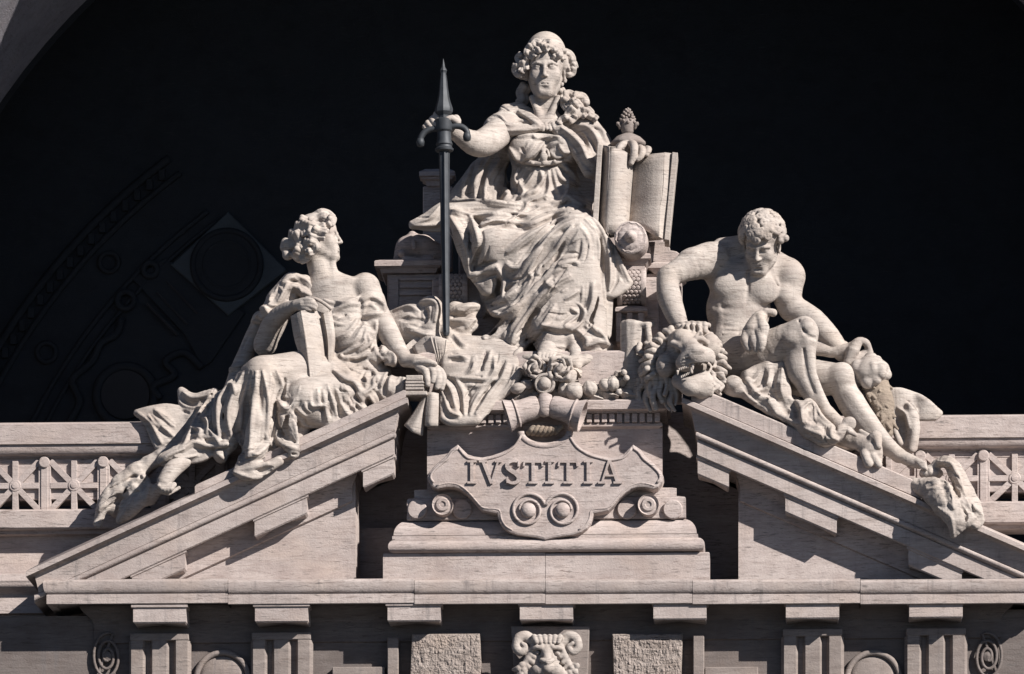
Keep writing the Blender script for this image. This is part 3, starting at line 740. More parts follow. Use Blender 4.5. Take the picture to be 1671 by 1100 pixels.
    def groove(s, pts, r=.05, a=None, k=.04, end=.3):
        pos, nr = s.trace(pts)
        if pos is None: return
        a = r*.9 if a is None else a; t = np.linspace(0, 1, len(pos)); f = np.clip(np.minimum(t, 1-t)/.3, 0, 1)**.6; f = end+(1-end)*f
        rr = r*f; s.chain(pos+nr*(rr-a*f)[:, None], rr, k, 's')
    def sheet(s, cols, r, k=.02, n=5):
        """draped sheet through columns of (px, py, y)"""
        a = np.array(cols, float); a = np.stack([crom(a[:, q], n) for q in range(a.shape[1])], 1)
        for c in a: s.pchain(c, r, k, sm=4)
    def off(s, p, d):
        a = np.array(p, float); g = np.gradient(a, axis=0); n_ = np.stack([-g[:, 1], g[:, 0]], 1); n_ /= np.linalg.norm(n_, axis=1)[:, None]+1e-9
        return a+n_*np.broadcast_to(np.asarray(d, float).reshape(-1, 1), (len(a), 1))
    def folds(s, T, L, crisp=1.0, seed=1):
        """traced folds: ridges with a drawn-in valley at either side, then thin secondary creases that follow them"""
        rg = np.random.default_rng(seed); PT = [(it[0], it[1], [T(*q) for q in it[2]]) for it in L]
        for kind, r, p in PT:
            if kind == 'g': s.groove(p, r, a=r*1.1, k=.03)
            elif kind == 'd': s.groove(p, r, a=r*1.9, k=.035, end=.15)
        for kind, r, p in PT:
            if kind == 'h' and crisp:
                for sg in (-1, 1): s.groove(s.off(p, sg*r*175), r*.85, a=r*.62*crisp, k=.03)
            if kind == 'f' and crisp: s.groove(s.off(p, r*170), r*.7, a=r*.42*crisp, k=.03)
        for kind, r, p in PT:
            if kind == 'h': s.fold(p, r*1.7, a=r*.55, k=.07, end=.1); s.fold(p, r*.55, a=r*1.05, k=.055, end=.1)
            elif kind == 'f': s.fold(p, r*1.3, a=r*.45, k=.06, end=.1); s.fold(p, r*.45, a=r*.75, k=.045, end=.1)
        for kind, r, p in PT:
            if not crisp: break
            for q in range(1 if kind == 'h' else int(rg.random() < .6)):
                c = crom(np.array(p, float), 6); m = len(c); a = int(rg.uniform(0, .2)*m); b = min(m, a+max(4, int(rg.uniform(.55, .9)*m)))
                if b-a < 4: continue
                o = rg.uniform(2.4, 4.6)*r*100*rg.choice([-1, 1]); c = s.off(c[a:b:max(1, (b-a)//4)], o*np.ones(1))
                if rg.random() < .4: s.fold(c, rg.uniform(.018, .028), a=.022, k=.03, end=.1)
                else: s.groove(c, .022, a=.026, k=.02, end=.1)
    def rough(s, amp, sc, seed=0):
        """gentle chisel unevenness near the surface"""
        m = np.abs(s.d) < .1; I = np.nonzero(m)
        q = [s.ax[i][I[i]]*(sc*.45)+seed*3.7+50 for i in range(3)]
        s.d[I] += (amp*1.6*(vnoise(*q)+.5*vnoise(*[c*2.1+9 for c in q]))).astype(np.float32)
    def mesh(s):
        d = s.d; b = d < 0
        c = np.zeros(tuple(s.n-1), np.uint8)
        for i in (0, 1):
            for j in (0, 1):
                for k in (0, 1): c += b[i:s.n[0]-1+i, j:s.n[1]-1+j, k:s.n[2]-1+k]
        I = np.nonzero((c > 0) & (c < 8)); N = len(I[0]); idx = np.full(c.shape, -1, np.int32); idx[I] = np.arange(N)
        cv = {(i, j, k): d[I[0]+i, I[1]+j, I[2]+k] for i in (0, 1) for j in (0, 1) for k in (0, 1)}
        acc = np.zeros((N, 3)); cnt = np.zeros(N)
        for a in range(3):
            o1, o2 = [q for q in range(3) if q != a]
            for u in (0, 1):
                for v in (0, 1):
                    p0 = [0, 0, 0]; p0[o1] = u; p0[o2] = v; p1 = list(p0); p1[a] = 1
                    A, B = cv[tuple(p0)], cv[tuple(p1)]; m = (A < 0) != (B < 0); t = np.where(m, A/(A-B+1e-12), 0)
                    pt = np.zeros((N, 3)); pt[:, a] = t; pt[:, o1] = u; pt[:, o2] = v
                    acc += pt*m[:, None]; cnt += m
        V = s.lo+s.h*(np.stack(I, 1)+acc/np.maximum(cnt, 1)[:, None])
        F = []
        for a in range(3):
            o1, o2 = [(1, 2), (2, 0), (0, 1)][a]
            sa = [slice(1, -1)]*3; sa[a] = slice(0, -1); sb = [slice(1, -1)]*3; sb[a] = slice(1, None)
            A = b[tuple(sa)]; B = b[tuple(sb)]; E = np.nonzero(A != B); off = [1, 1, 1]; off[a] = 0
            p = [E[q]+off[q] for q in range(3)]; sg = A[E]
            def ii(du, dv):
                q = list(p); q[o1] = q[o1]-du; q[o2] = q[o2]-dv; return idx[q[0], q[1], q[2]]
            Q = np.stack([ii(1, 1), ii(0, 1), ii(0, 0), ii(1, 0)], 1); Q[~sg] = Q[~sg][:, ::-1]
            F.append(Q[(Q >= 0).all(1)])
        return V, np.concatenate(F)
    def build(s, name, mat, parent, smooth_iter=0, **kw):
        V, F = s.mesh(); pl = wloc(parent) if parent else np.zeros(3)
        if smooth_iter:
            E = np.concatenate([F[:, [0, 1]], F[:, [1, 2]], F[:, [2, 3]], F[:, [3, 0]]]); n = len(V)
            deg = np.bincount(E[:, 0], minlength=n)+np.bincount(E[:, 1], minlength=n)
            for it in range(smooth_iter):
                S_ = np.stack([np.bincount(E[:, 0], V[E[:, 1], q], n)+np.bincount(E[:, 1], V[E[:, 0], q], n) for q in range(3)], 1)
                V = V+(.5 if it % 2 == 0 else -.51)*(S_/np.maximum(deg, 1)[:, None]-V)
        me = bpy.data.meshes.new(name); o0 = pl if parent else V.mean(0)
        me.vertices.add(len(V)); me.vertices.foreach_set('co', (V-o0).astype(np.float32).ravel())
        me.loops.add(F.size); me.loops.foreach_set('vertex_index', F.astype(np.int32).ravel())
        me.polygons.add(len(F)); me.polygons.foreach_set('loop_start', np.arange(0, F.size, 4, dtype=np.int32))
        try: me.polygons.foreach_set('loop_total', np.full(len(F), 4, np.int32))
        except Exception: pass
        me.polygons.foreach_set('use_smooth', np.ones(len(F), bool))
        me.materials.append(mat); me.update(calc_edges=True); me.validate()
        o = bpy.data.objects.new(name, me); COL.objects.link(o); o.location = o0-pl if not parent else (0, 0, 0)
        if parent: o.parent = parent
        return props(o, **kw)
def bounds(px0, py0, px1, py1, y0, y1, m=.05):
    q = np.array([P(x, y, d) for x in (px0, px1) for y in (py0, py1) for d in (y0, y1)]); return q.min(0)-m, q.max(0)+m
def rot(yaw=0, pitch=0, roll=0):
    """yaw + turns the face to the picture's right, pitch + lifts the chin, roll + leans the crown to the picture's right"""
    a, b, c_ = (math.radians(q) for q in (yaw, pitch, roll))
    return np.array(Matrix.Rotation(a, 3, 'Z') @ Matrix.Rotation(-b, 3, 'X') @ Matrix.Rotation(c_, 3, 'Y'))
def head(S, c, H, R, male=False, mouth=1.0):
    """a head of height H (chin to crown); local x right, face towards -y, z up"""
    W = lambda x, y, z: c+R@(np.array((x, y, z))*H)
    E = lambda x, y, z, r, k=.04, op='u': S.ell(W(x, y, z), np.array(r)*H, R, k*H, op)
    C = lambda pts, r, k=.03, op='u': S.chain([W(*p) for p in pts], np.array(r)*H, k*H, op)
    E(0, .06, .15, (.335, .42, .35), .02); E(0, -.11, -.14, (.262, .27, .33), .10)
    jw = .05 if male else .0; n_ = 1.0 if male else .80; mw = 1.0 if male else .84
    for s in (-1, 1):
        C([(s*.225, .02, -.16), (s*(.185+jw*.6), -.06, -.29), (s*.06, -.26, -.425)], (.08, .07, .055), .08)
        E(s*.165, -.255, -.12, (.085, .08, .10), .10)
    C([(-.045, -.305 if not male else -.325, -.425), (.045, -.305 if not male else -.325, -.425)], .062 if not male else .078, .10)
    E(0, -.300 if not male else -.325, -.34, (.10, .06, .08), .11)
    for s in (-1, 1):
        E(s*.128, -.412, .008, (.092, .115, .058), .04, 's'); E(s*.07, -.40, .02, (.035, .08, .05), .03, 's')
        C([(s*.045, -.352, .068), (s*.13, -.355, .088), (s*.215, -.285, .06)], (.018, .016, .014) if not male else (.034, .032, .026), .05)
    C([(0, -.345, .09), (0, -.385, .0), (0, -.435, -.10), (0, -.446, -.130)], np.array((.036, .034, .040, .045))*n_, .035)
    for s in (-1, 1):
        E(s*.045*n_, -.395, -.146, np.array((.034, .045, .030))*n_, .025)
        E(s*.024, -.425, -.182, (.014, .024, .014), .008, 's')
        E(s*.13, -.276, -.002, (.072, .072, .058), .0)
        C([(s*.062, -.318, -.012), (s*.10, -.338, .026), (s*.145, -.333, .032), (s*.19, -.293, .008), (s*.205, -.275, -.006)], (.012, .018, .019, .016, .012), .008)
        C([(s*.066, -.318, -.016), (s*.11, -.331, -.040), (s*.16, -.318, -.040), (s*.20, -.278, -.012)], (.010, .012, .012, .010), .012)
        C([(s*.045, -.36, .05), (s*.12, -.385, .062), (s*.19, -.34, .05)], .014, .03, 's') if False else None
    E(0, -.300, -.275, (.13, .055, .075), .09)
    C([(-.095*mw, -.330, -.268), (-.045*mw, -.362, -.250), (0, -.374, -.257), (.045*mw, -.362, -.250), (.095*mw, -.330, -.268)], (.012, .026, .027, .026, .012), .012)
    C([(-.08*mw, -.332, -.292), (-.035*mw, -.360, -.308), (.035*mw, -.360, -.308), (.08*mw, -.332, -.292)], (.014, .031, .031, .014), .012)
    C([(-.085*mw, -.352, -.279), (-.045*mw, -.392, -.279), (0, -.402, -.282), (.045*mw, -.392, -.279), (.085*mw, -.352, -.279)], (.007, .010, .011, .010, .007), .012, 's')
    C([(0, -.425, -.205), (0, -.402, -.228)], .009, .02, 's')
    E(0, -.405, -.352, (.06, .045, .022), .06, 's')
    for s in (-1, 1):
        E(s*.335, .02, -.06, (.03, .07, .105), .02); E(s*.37, .0, -.06, (.022, .035, .06), .02, 's'); E(s*.335, -.01, -.145, (.028, .03, .035), .01)
    return W
def curl(S, pts, r, k=.015): S.chain(crom(pts, 4), r, k)
def hand(S, c, L, R, spread=.18, curls=(.4, .5, .5, .5), thumb=.6, side=1, k=.02):
    """hand of length L at wrist c; local +x along the fingers, +z back of the hand, thumb on side*+y"""
    c = np.array(c, float); W = lambda x, y, z: c+R@(np.array((x, side*y, z))*L)
    S.chain([W(-.08, 0, 0), W(.2, .02, 0), W(.42, .03, .0)], np.array((.15, .19, .20))*L, .03*L/.2)
    S.chain([W(.15, -.14, -.01), W(.40, -.17, -.0)], np.array((.10, .10))*L, .05)
    S.chain([W(.15, .13, -.01), W(.42, .16, .0)], np.array((.10, .105))*L, .05)
    fl = (.50, .56, .52, .42); fy = (.19, .065, -.06, -.175)
    for i in range(4):
        a = (1.5-i)*spread; cu = curls[i]; p = np.array((.44, fy[i], .02)); pts = [p-np.array((.1, 0, 0)), p]; ang = 0
        for j, seg in enumerate((.42, .32, .26)):
            ang += cu*(.55 if j == 0 else 1.0); d = np.array((math.cos(ang)*math.cos(a), math.cos(ang)*math.sin(a), -math.sin(ang)))
            p = p+d*seg*fl[i]; pts.append(p)
        S.chain([W(*q) for q in pts], np.array((.075, .083, .078, .070, .055))*L, k*.5)
    t0 = np.array((.08, .14, -.04)); pts = [t0, t0+np.array((.16, .13, -.04)), t0+np.array((.32, .13+.12*(1-thumb), -.06-.12*thumb)), t0+np.array((.45, .10+.14*(1-thumb), -.10-.18*thumb))]
    S.chain([W(*q) for q in pts], np.array((.10, .085, .078, .055))*L, k)
def basis(fx, bz):
    """rotation whose x axis is fx and whose z axis is near bz"""
    x = np.array(fx, float); x /= np.linalg.norm(x); z = np.array(bz, float); z = z-x*np.dot(x, z); z /= np.linalg.norm(z); return np.stack([x, np.cross(z, x), z], 1)
def ZM(x0, y0, s): return lambda x, y: (x0+x/s, y0+y/s)
# ================================================================ throne
th = thing('throne', 'stone throne of the central woman with corniced arm blocks and scaled bolsters', 'throne', P(890, 578, 2.0))
obj('seat_block', boxp(705, 452, 1075, 585, 1.55, 3.1, .02), M_TRAV, th)
obj('back_rest', boxp(748, 292, 1082, 470, 2.75, 3.1, .03), M_TRAV, th)
obj('back_ledge', entab([(3.3, 276), (3.22, 279), (3.2, 280), (3.2, 287), (3.24, 289), (3.24, 292), (3.3, 296), (3.32, 304), (3.35, 306)], 684, 742, 3.6), M_TRAV, th)
obj('back_post', boxp(690, 303, 738, 440, 3.36, 3.6, .02), M_TRAV, th)
obj('arm_slab', entab([(1.95, 423), (1.79, 425), (1.77, 426), (1.77, 434), (1.81, 435.5), (1.81, 437), (1.85, 438), (1.89, 446), (1.95, 447)], 611, 722, 2.9), M_TRAV, th)
obj('arm_block', join(boxp(632, 447, 722, 600, 1.97, 2.9, .01)), M_TRAV, th)
obj('arm_panel_frame', join(boxp(634, 455, 650, 560, 1.90, 1.98, .01)), M_TRAV, th)
for k, (a, b) in enumerate(((452, 458), (464, 470), (476, 482))): obj('panel_moulding', boxp(652, a, 712, b, 1.92, 1.98, .008), M_TRAV, th)
obj('arm_slab', entab([(1.4, 412), (1.12, 414), (1.1, 416), (1.1, 422), (1.13, 424), (1.18, 432), (1.2, 433), (1.2, 440), (1.25, 441)], 1006, 1062, 2.6), M_TRAV, th)
obj('side_slab', entab([(1.9, 425), (1.62, 428), (1.6, 430), (1.6, 437), (1.63, 439), (1.7, 447), (1.74, 448)], 1058, 1118, 2.9), M_TRAV, th)
obj('side_block', boxp(1056, 446, 1112, 640, 1.76, 2.9, .01), M_TRAV, th)
obj('side_cap', prismp([(1056, 428), (1056, 394), (1086, 394), (1086, 398), (1092, 400), (1094, 408), (1104, 410), (1112, 416), (1115, 424), (1116, 428)], 1.72, 2.6, .02), M_TRAV, th)
obj('side_panel', join(prismp([(1060, 462), (1070, 462), (1070, 490), (1078, 490), (1078, 560), (1060, 560)], 1.70, 1.78, .01)), M_TRAV, th)
def bolster(cx, py0, py1, y, label):
    c = P(cx, (py0+py1)/2, y+.35); r = (py1-py0)/200*1.02; x = c[0]; w = .145
    for s in (-1, 1): obj('bolster_rim', lathe([(r*.8, 0), (r*1.0, .0), (r*1.03, .02), (r*1.03, .075), (r, .09), (r*.8, .09)], (x+s*(w+.05)-.045, c[1], c[2]), (1, 0, 0), 36), M_TRAV, th, True, 35)
    obj('bolster', lathe([(r*.9, -w-.03), (r*.9, w+.03)], (x, c[1], c[2]), (1, 0, 0), 36), M_TRAV, th, True, 60)
    sc = []
    for i in range(11):
        a = -1.15+i*.235
        for j in range(4):
            xx = x-w+.036+j*.072+(.036 if i % 2 else 0)
            if xx > x+w: continue
            q = np.array((xx, c[1]-math.cos(a)*r*.9, c[2]+math.sin(a)*r*.9)); sc.append(lathe([(.038, -.02), (.038, .02), (.028, .035), (.0, .038)], q, (0, -math.cos(a), math.sin(a)-.25), 8))
    obj('bolster_scales', join(*sc), M_TRAV, th, kind='stuff')
bolster(741, 448, 506, 1.3, 'l'); bolster(1031, 438, 500, 1.05, 'r')
obj('bracket_cap', entab([(1.3, 499), (1.12, 501), (1.1, 503), (1.1, 508), (1.14, 510)], 1004, 1056, 2.4), M_TRAV, th)
for k in range(3): obj('bracket_leg', boxp(1005+k*18, 510, 1014+k*18, 558, 1.14, 1.5, .01), M_TRAV, th, center=True)
obj('bracket_core', boxp(1005, 509, 1052, 560, 1.26, 2.3, .01), M_TRAV, th)
obj('arm_roll', join(lathe([(.25, 0), (.265, .03), (.275, .3), (.275, 1.3)][::1], P(1029, 388, .64), (0.03, 1, 0), 32)), M_TRAV, th, True, 40)
obj('arm_roll_cone', lathe([(.268, -.04), (.268, .02), (.24, .04), (.228, .015), (.212, .02), (.20, .04), (.15, .065), (.11, .07), (.095, .09), (.09, .12), (.065, .16), (.05, .18), (.03, .22), (.0, .23)], P(1029, 388, .67), (0.0, -1, 0.0), 42, lambda t_, h_: .05*math.sin(12*t_) if .03 < h_ < .068 else 0), M_TRAV, th, True, 30)
# dark carved animal armrest at the left
A = Sculpt(*bounds(640, 350, 722, 435, 1.6, 2.75), .015)
A.pchain([(655, 424, 2.15), (664, 402, 2.10), (690, 405, 2.15), (712, 420, 2.25)], (.14, .19, .22, .2), .08); A.pchain([(663, 395, 2.00), (672, 385, 2.05), (682, 390, 2.05)], (.07, .08, .06), .04); A.pell(655, 414, 1.90, .06, k=.03); A.pchain([(675, 395, 1.90), (676, 405, 1.85)], .04, .02)
A.pchain([(664, 428, 1.95), (700, 428, 1.95)], .1, .05); A.rough(.02, 7); A.build('carved_armrest', M_TRAV, th)
# ================================================================ Justice
J = thing('justice_statue', 'largest stone statue, crowned seated woman at the top centre gripping an upright sword', 'statue', P(890, 600, 1.5))
# --- body: head, neck, breast, sword arm, hand on the book
B = Sculpt(*bounds(680, 45, 1075, 330, .45, 2.6), .0105)
B.pell(888, 214, 2.02, (.56, .36, .28), k=.05); B.pell(890, 245, 2.05, (.50, .36, .45), k=.1)
B.pchain([(890, 150, 1.93), (889, 178, 1.98), (887, 203, 2.05)], (.19, .205, .30), .10)
B.pchain([(868, 160, 1.78), (884, 199, 1.72)], (.05, .05), .09); B.pchain([(911, 160, 1.78), (893, 199, 1.72)], (.05, .05), .09)
B.pchain([(885, 204, 1.68), (855, 199, 1.72), (825, 197, 1.85)], (.045, .045, .05), .07); B.pchain([(893, 204, 1.68), (925, 199, 1.72), (950, 197, 1.85)], (.045, .045, .05), .07)
B.pchain([(826, 206, 1.85), (794, 231, 1.3), (772, 233, 1.08), (740, 213, .86)], (.25, .235, .20, .125), .06, sm=4)
B.pchain([(742, 214, .87), (733, 204, .80), (727, 198, .78)], (.12, .11, .10), .05)
for pts, r in (([(728, 196, .76), (716, 188, .74), (712, 187, .68), (717, 197, .60), (721, 202, .59)], (.07, .062, .055, .05, .042)),
               ([(726, 198, .74), (711, 194, .72), (705, 195, .66), (711, 203, .59), (717, 207, .58)], (.07, .062, .055, .048, .04)),
               ([(724, 202, .74), (705, 200, .72), (698, 201, .66), (704, 208, .60)], (.065, .056, .05, .042)),
               ([(722, 206, .74), (699, 206, .72), (693, 207, .68), (697, 213, .63)], (.055, .048, .045, .038)),
               ([(738, 200, .80), (744, 194, .70), (747, 200, .62), (738, 193, .55), (728, 195, .53)], (.075, .07, .055, .055, .04))):
    B.pchain(pts, r, .018, sm=2)
for pts, r in (([(1003, 262, 1.5), (1015, 245, 1.35), (1022, 240, 1.25)], (.15, .13, .12)),
               ([(1015, 244, 1.3), (1018, 236, 1.12), (1012, 240, .98), (1008, 247, .94)], (.07, .062, .055, .045)),
               ([(1024, 242, 1.3), (1031, 235, 1.12), (1035, 240, .96), (1034, 254, .92), (1030, 266, .92)], (.08, .072, .07, .06, .045)),
               ([(1032, 246, 1.3), (1045, 242, 1.12), (1048, 246, .98), (1046, 255, .95), (1041, 260, .94)], (.07, .062, .055, .052, .042)),
               ([(1036, 250, 1.3), (1056, 243, 1.14), (1058, 246, 1.02), (1055, 252, .98)], (.065, .056, .052, .042))):
    B.pchain(pts, r, .02, sm=2)
RJ = rot(0, -6, 0); HJ = .95; cJ = P(890, 115, 1.90); WJ = head(B, cJ, HJ, RJ)
B.build('body', M_STAT, J)
# --- hair: smooth dome, brow curls, side rolls, locks on the shoulder
G = Sculpt(*bounds(835, 45, 990, 215, 1.3, 2.6), .0105); T = ZM(820, 40, 7.857)
G.ell(WJ(0, .08, .27), np.array((.365, .42, .41))*HJ, RJ, .0); G.ell(WJ(0, .28, -.05), np.array((.30, .28, .35))*HJ, RJ, .08)
G.ell(WJ(0, -.30, -.12), np.array((.275, .35, .42))*HJ, RJ, .03, 's')
def curlp(S, T, pts, r, y, k=.02, sw=.03):
    a = np.array([T(*p) for p in pts], float); d = np.gradient(a, axis=0); nn = np.stack([-d[:, 1], d[:, 0]], 1); nn /= np.linalg.norm(nn, axis=1)[:, None]+1e-9
    for j, o in enumerate((-.62, 0, .62)):
        q = [(*(p+m_*o*r*100), y+(0 if j == 1 else r*.38)+(sw*((i % 2)*2-1)*.8 if len(pts) > 2 else 0)) for i, (p, m_) in enumerate(zip(a, nn))]; S.pchain(q, np.linspace(r*.62, r*.46, len(q)), .009, sm=3)
for pts, r, y in (([(470, 240), (420, 225), (395, 260), (440, 290)], .05, 1.60), ([(360, 275), (330, 310), (310, 360), (350, 395), (395, 425)], .05, 1.60), ([(410, 330), (395, 370), (420, 405)], .04, 1.56),
                  ([(500, 250), (520, 300), (470, 330)], .05, 1.53), ([(545, 270), (560, 320), (575, 335)], .05, 1.50), ([(610, 230), (560, 225), (540, 260)], .05, 1.55), ([(600, 280), (640, 290), (670, 330), (640, 350)], .055, 1.53),
                  ([(680, 320), (720, 345), (730, 390), (690, 420), (655, 395)], .055, 1.56), ([(770, 330), (760, 390), (770, 440)], .06, 1.74), ([(450, 300), (440, 330), (470, 345)], .04, 1.53)): curlp(G, T, pts, r, y)
G.pchain([(861, 92, 1.80), (856, 108, 1.86), (858, 124, 1.92)], (.07, .08, .07), .04, sm=3); G.pchain([(917, 92, 1.84), (921, 108, 1.92), (919, 122, 1.96)], (.07, .08, .07), .04, sm=3)
G.pell(921, 107, 2.05, (.14, .2, .19), k=.05); G.pell(852, 112, 2.0, (.12, .2, .18), k=.05)
for pts, r, y in (([(800, 360), (860, 390), (890, 450), (850, 480), (790, 450)], .06, 1.88), ([(780, 470), (840, 510), (910, 500), (925, 550)], .06, 1.90), ([(770, 530), (800, 580), (850, 560)], .05, 1.88), ([(900, 560), (890, 620), (850, 640), (810, 600)], .055, 1.92),
                  ([(240, 390), (200, 430), (220, 480)], .055, 1.74), ([(180, 520), (170, 590), (210, 640), (260, 620)], .06, 1.74), ([(260, 480), (270, 550), (240, 600)], .06, 1.68), ([(310, 430), (300, 500), (310, 570)], .045, 1.66)): curlp(G, T, pts, r, y)
for pts, r, y in (([(300, 800), (250, 880), (270, 960), (230, 1010)], .09, 2.15), ([(740, 850), (770, 900), (740, 950)], .07, 2.1), ([(805, 900), (860, 890), (930, 930), (1000, 1000)], .06, 1.74), ([(790, 950), (850, 1000), (880, 1050), (840, 1090)], .065, 1.70),
                  ([(930, 920), (1030, 940), (1060, 1000), (1000, 1020)], .07, 1.72), ([(800, 960), (790, 1020), (830, 1080)], .06, 1.72), ([(900, 960), (920, 1020), (990, 1010)], .05, 1.66)): curlp(G, T, pts, r, y)
T = ZM(800, 150, 5.5)
for pts, r, y in (([(760, 100), (800, 150), (770, 200), (720, 240)], .075, 1.62), ([(740, 150), (700, 200), (690, 240)], .06, 1.58), ([(840, 150), (830, 200), (850, 220)], .055, 1.62), ([(870, 160), (900, 190), (890, 210), (930, 230), (950, 245)], .06, 1.66), ([(680, 230), (640, 250), (620, 280)], .05, 1.57), ([(720, 260), (750, 240), (760, 215)], .05, 1.56)): curlp(G, T, pts, r, y)
G.pchain([(*ZM(820, 40, 7.857)(a, b), 1.86) for a, b in ((805, 715), (800, 730))], .03, .01); G.pchain([(*ZM(820, 40, 7.857)(a, b), 1.86) for a, b in ((765, 765), (760, 775))], .03, .01)
G.build('hair', M_STAT, J)
# --- mantle over the shoulders
C = Sculpt(*bounds(790, 165, 1010, 300, 1.15, 2.6), .0115); T = ZM(800, 150, 5.5)
C.pchain([(945, 203, 2.0), (973, 238, 1.85), (985, 285, 1.6)], (.27, .27, .22), .05); C.pchain([(832, 203, 2.0), (812, 212, 1.72)], (.27, .25), .05)
C.pchain([(826, 182, 2.0), (845, 180, 2.0), (862, 186, 1.95)], (.12, .14, .1), .05)
C.pchain([(900, 206, 1.68), (925, 222, 1.60), (948, 250, 1.52), (962, 280, 1.46)], (.09, .13, .15, .12), .06, sm=3)
C.pchain([(808, 210, 1.58), (835, 212, 1.56), (862, 210, 1.57), (885, 208, 1.58)], (.13, .12, .075, .05), .06, sm=3)
C.pchain([(850, 186, 1.86), (868, 194, 1.70), (882, 204, 1.60)], (.07, .06, .05), .05, sm=3)
C.pchain([(880, 300, 2.2), (885, 220, 2.5)], (.4, .3), .1)
C.folds(T, [('f', .05, [(260, 180), (370, 250), (440, 300)]), ('f', .05, [(100, 350), (250, 345), (430, 325)]), ('g', .05, [(160, 230), (280, 210), (340, 240)]), ('g', .045, [(120, 170), (200, 200), (250, 180)]), ('f', .05, [(0, 200), (90, 220), (160, 290), (280, 280)]),
    ('f', .05, [(640, 320), (740, 400), (820, 490), (870, 600), (950, 680)]), ('g', .045, [(700, 320), (820, 400), (870, 500), (900, 600)]), ('f', .045, [(760, 290), (880, 320), (960, 420), (985, 520)]), ('g', .04, [(800, 300), (900, 300), (990, 350)]), ('f', .04, [(900, 300), (1000, 340), (1040, 440)]), ('g', .04, [(880, 400), (930, 480), (950, 560)])])
for i in range(7): C.pchain([(878+i*6, 203+abs(i-3)*-.6+ (2 if i % 2 else 0), 1.60), (880+i*6.2, 210+(2 if i % 2 else 0), 1.57)], (.035, .028), .015)
C.rough(.004, 9); C.build('mantle', M_STAT, J)
# --- robe: bodice, lap, skirts
S = Sculpt(*bounds(650, 215, 1045, 605, .22, 2.75), .0115)
S.pell(888, 250, 2.05, (.58, .40, .50), k=.02); S.pell(888, 298, 2.0, (.57, .44, .45), k=.15); S.pell(890, 345, 2.0, (.78, .62, .40), k=.15)
S.pell(861, 243, 1.70, (.31, .25, .26), k=.10); S.pell(919, 244, 1.70, (.28, .24, .25), k=.10)
S.pchain([(818, 250, 2.25), (790, 288, 2.3), (757, 330, 2.25)], (.2, .3, .28), .1); S.pchain([(800, 300, 2.2), (790, 345, 2.1)], (.3, .3), .1); S.pchain([(940, 300, 2.3), (960, 335, 2.2)], (.25, .25), .1); S.box(P(925, 500, 1.6), (.72, .35, .8), rd=.2); S.pchain([(870, 372, 1.6), (880, 392, 1.15), (885, 420, 1.1)], (.36, .34, .3), .1); S.pchain([(812, 400, .98), (860, 405, .98), (930, 395, .86)], (.33, .30, .32), .1); S.pchain([(830, 435, 1.02), (868, 445, .95), (915, 440, .84)], (.27, .30, .32), .1); S.pchain([(838, 470, 1.0), (865, 485, .90), (905, 490, .80)], (.2, .28, .32), .1)
S.pchain([(940, 330, 2.3), (985, 320, 2.3)], (.3, .25), .1)
S.pchain([(850, 350, 1.9), (800, 398, .98)], (.37, .37), .08); S.pchain([(925, 355, 1.9), (943, 388, .84)], (.37, .335), .08)
S.pchain([(803, 412, 1.0), (800, 448, 1.2), (805, 500, 1.5), (800, 560, 1.6)], (.32, .24, .18, .15), .08)
S.pchain([(778, 452, .98), (795, 470, 1.02), (808, 440, .85)], (.1, .14, .1), .1)
S.pchain([(943, 392, .86), (962, 470, .80), (968, 565, .72)], (.34, .27, .24), .10)
S.pchain([(925, 415, .92), (885, 490, .78), (900, 560, .62)], (.32, .32, .26), .12); S.pchain([(905, 420, 1.0), (850, 500, .85), (838, 555, .72)], (.30, .26, .18), .12)
S.pchain([(870, 430, 1.1), (820, 520, 1.0), (800, 555, .82)], (.26, .2, .12), .12); S.pchain([(960, 545, .75), (985, 570, .85)], (.24, .16), .1); S.pchain([(930, 545, .62), (945, 575, .6)], (.2, .1), .08)
S.pchain([(905, 405, .92), (868, 470, .86), (832, 530, .80), (792, 556, .74)], (.26, .24, .2, .09), .1, sm=3); S.pchain([(930, 470, .85), (900, 540, .78)], (.42, .36), .15)
S.pchain([(792, 530, .35), (800, 532, 1.5)], (.19, .17), .05, 's'); S.pchain([(812, 522, .4), (815, 525, 1.4)], (.10, .1), .05, 's')
S.pchain([(842, 580, .50), (872, 584, .46), (905, 584, .42), (935, 592, .37), (958, 586, .46), (985, 580, .62)], (.07, .08, .09, .10, .09, .06), .09, sm=4); S.pchain([(938, 575, .5), (942, 598, .33)], (.1, .07), .05)
# upper sheet across the lap, hanging flap, wing at the left
S.pchain([(733, 349, 1.55), (800, 352, 1.46), (865, 362, 1.36), (912, 352, 1.42), (960, 348, 1.5)], (.18, .24, .20, .14, .05), .04, sm=4)
S.pchain([(742, 352, 1.45), (765, 380, 1.2)], (.17, .2), .05)
S.pchain([(745, 357, 1.2), (757, 395, 1.02), (765, 430, .98), (766, 448, .98)], (.15, .14, .09, .035), .04, sm=3)
S.pchain([(730, 352, 1.5), (700, 362, 1.5), (671, 367, 1.5)], (.12, .085, .03), .04); S.sheet([[(722, 334, 1.5), (722, 352, 1.45), (722, 374, 1.5)], [(710, 342, 1.5), (706, 356, 1.44), (706, 373, 1.5)], [(694, 353, 1.5), (692, 361, 1.46), (690, 371, 1.5)], [(672, 365, 1.5), (672, 367, 1.5), (672, 369, 1.5)]], .05)
S.pchain([(960, 368, 1.0), (982, 400, .95), (990, 440, .92)], (.18, .17, .12), .05, sm=3); S.sheet([[(966, 374, .92), (976, 425, .84), (984, 478, .80)], [(982, 384, .90), (994, 432, .82), (1001, 482, .79)], [(994, 398, .92), (1010, 440, .86), (1018, 472, .84)], [(1000, 408, 1.0), (1016, 442, .94), (1028, 461, .90)]], .055)
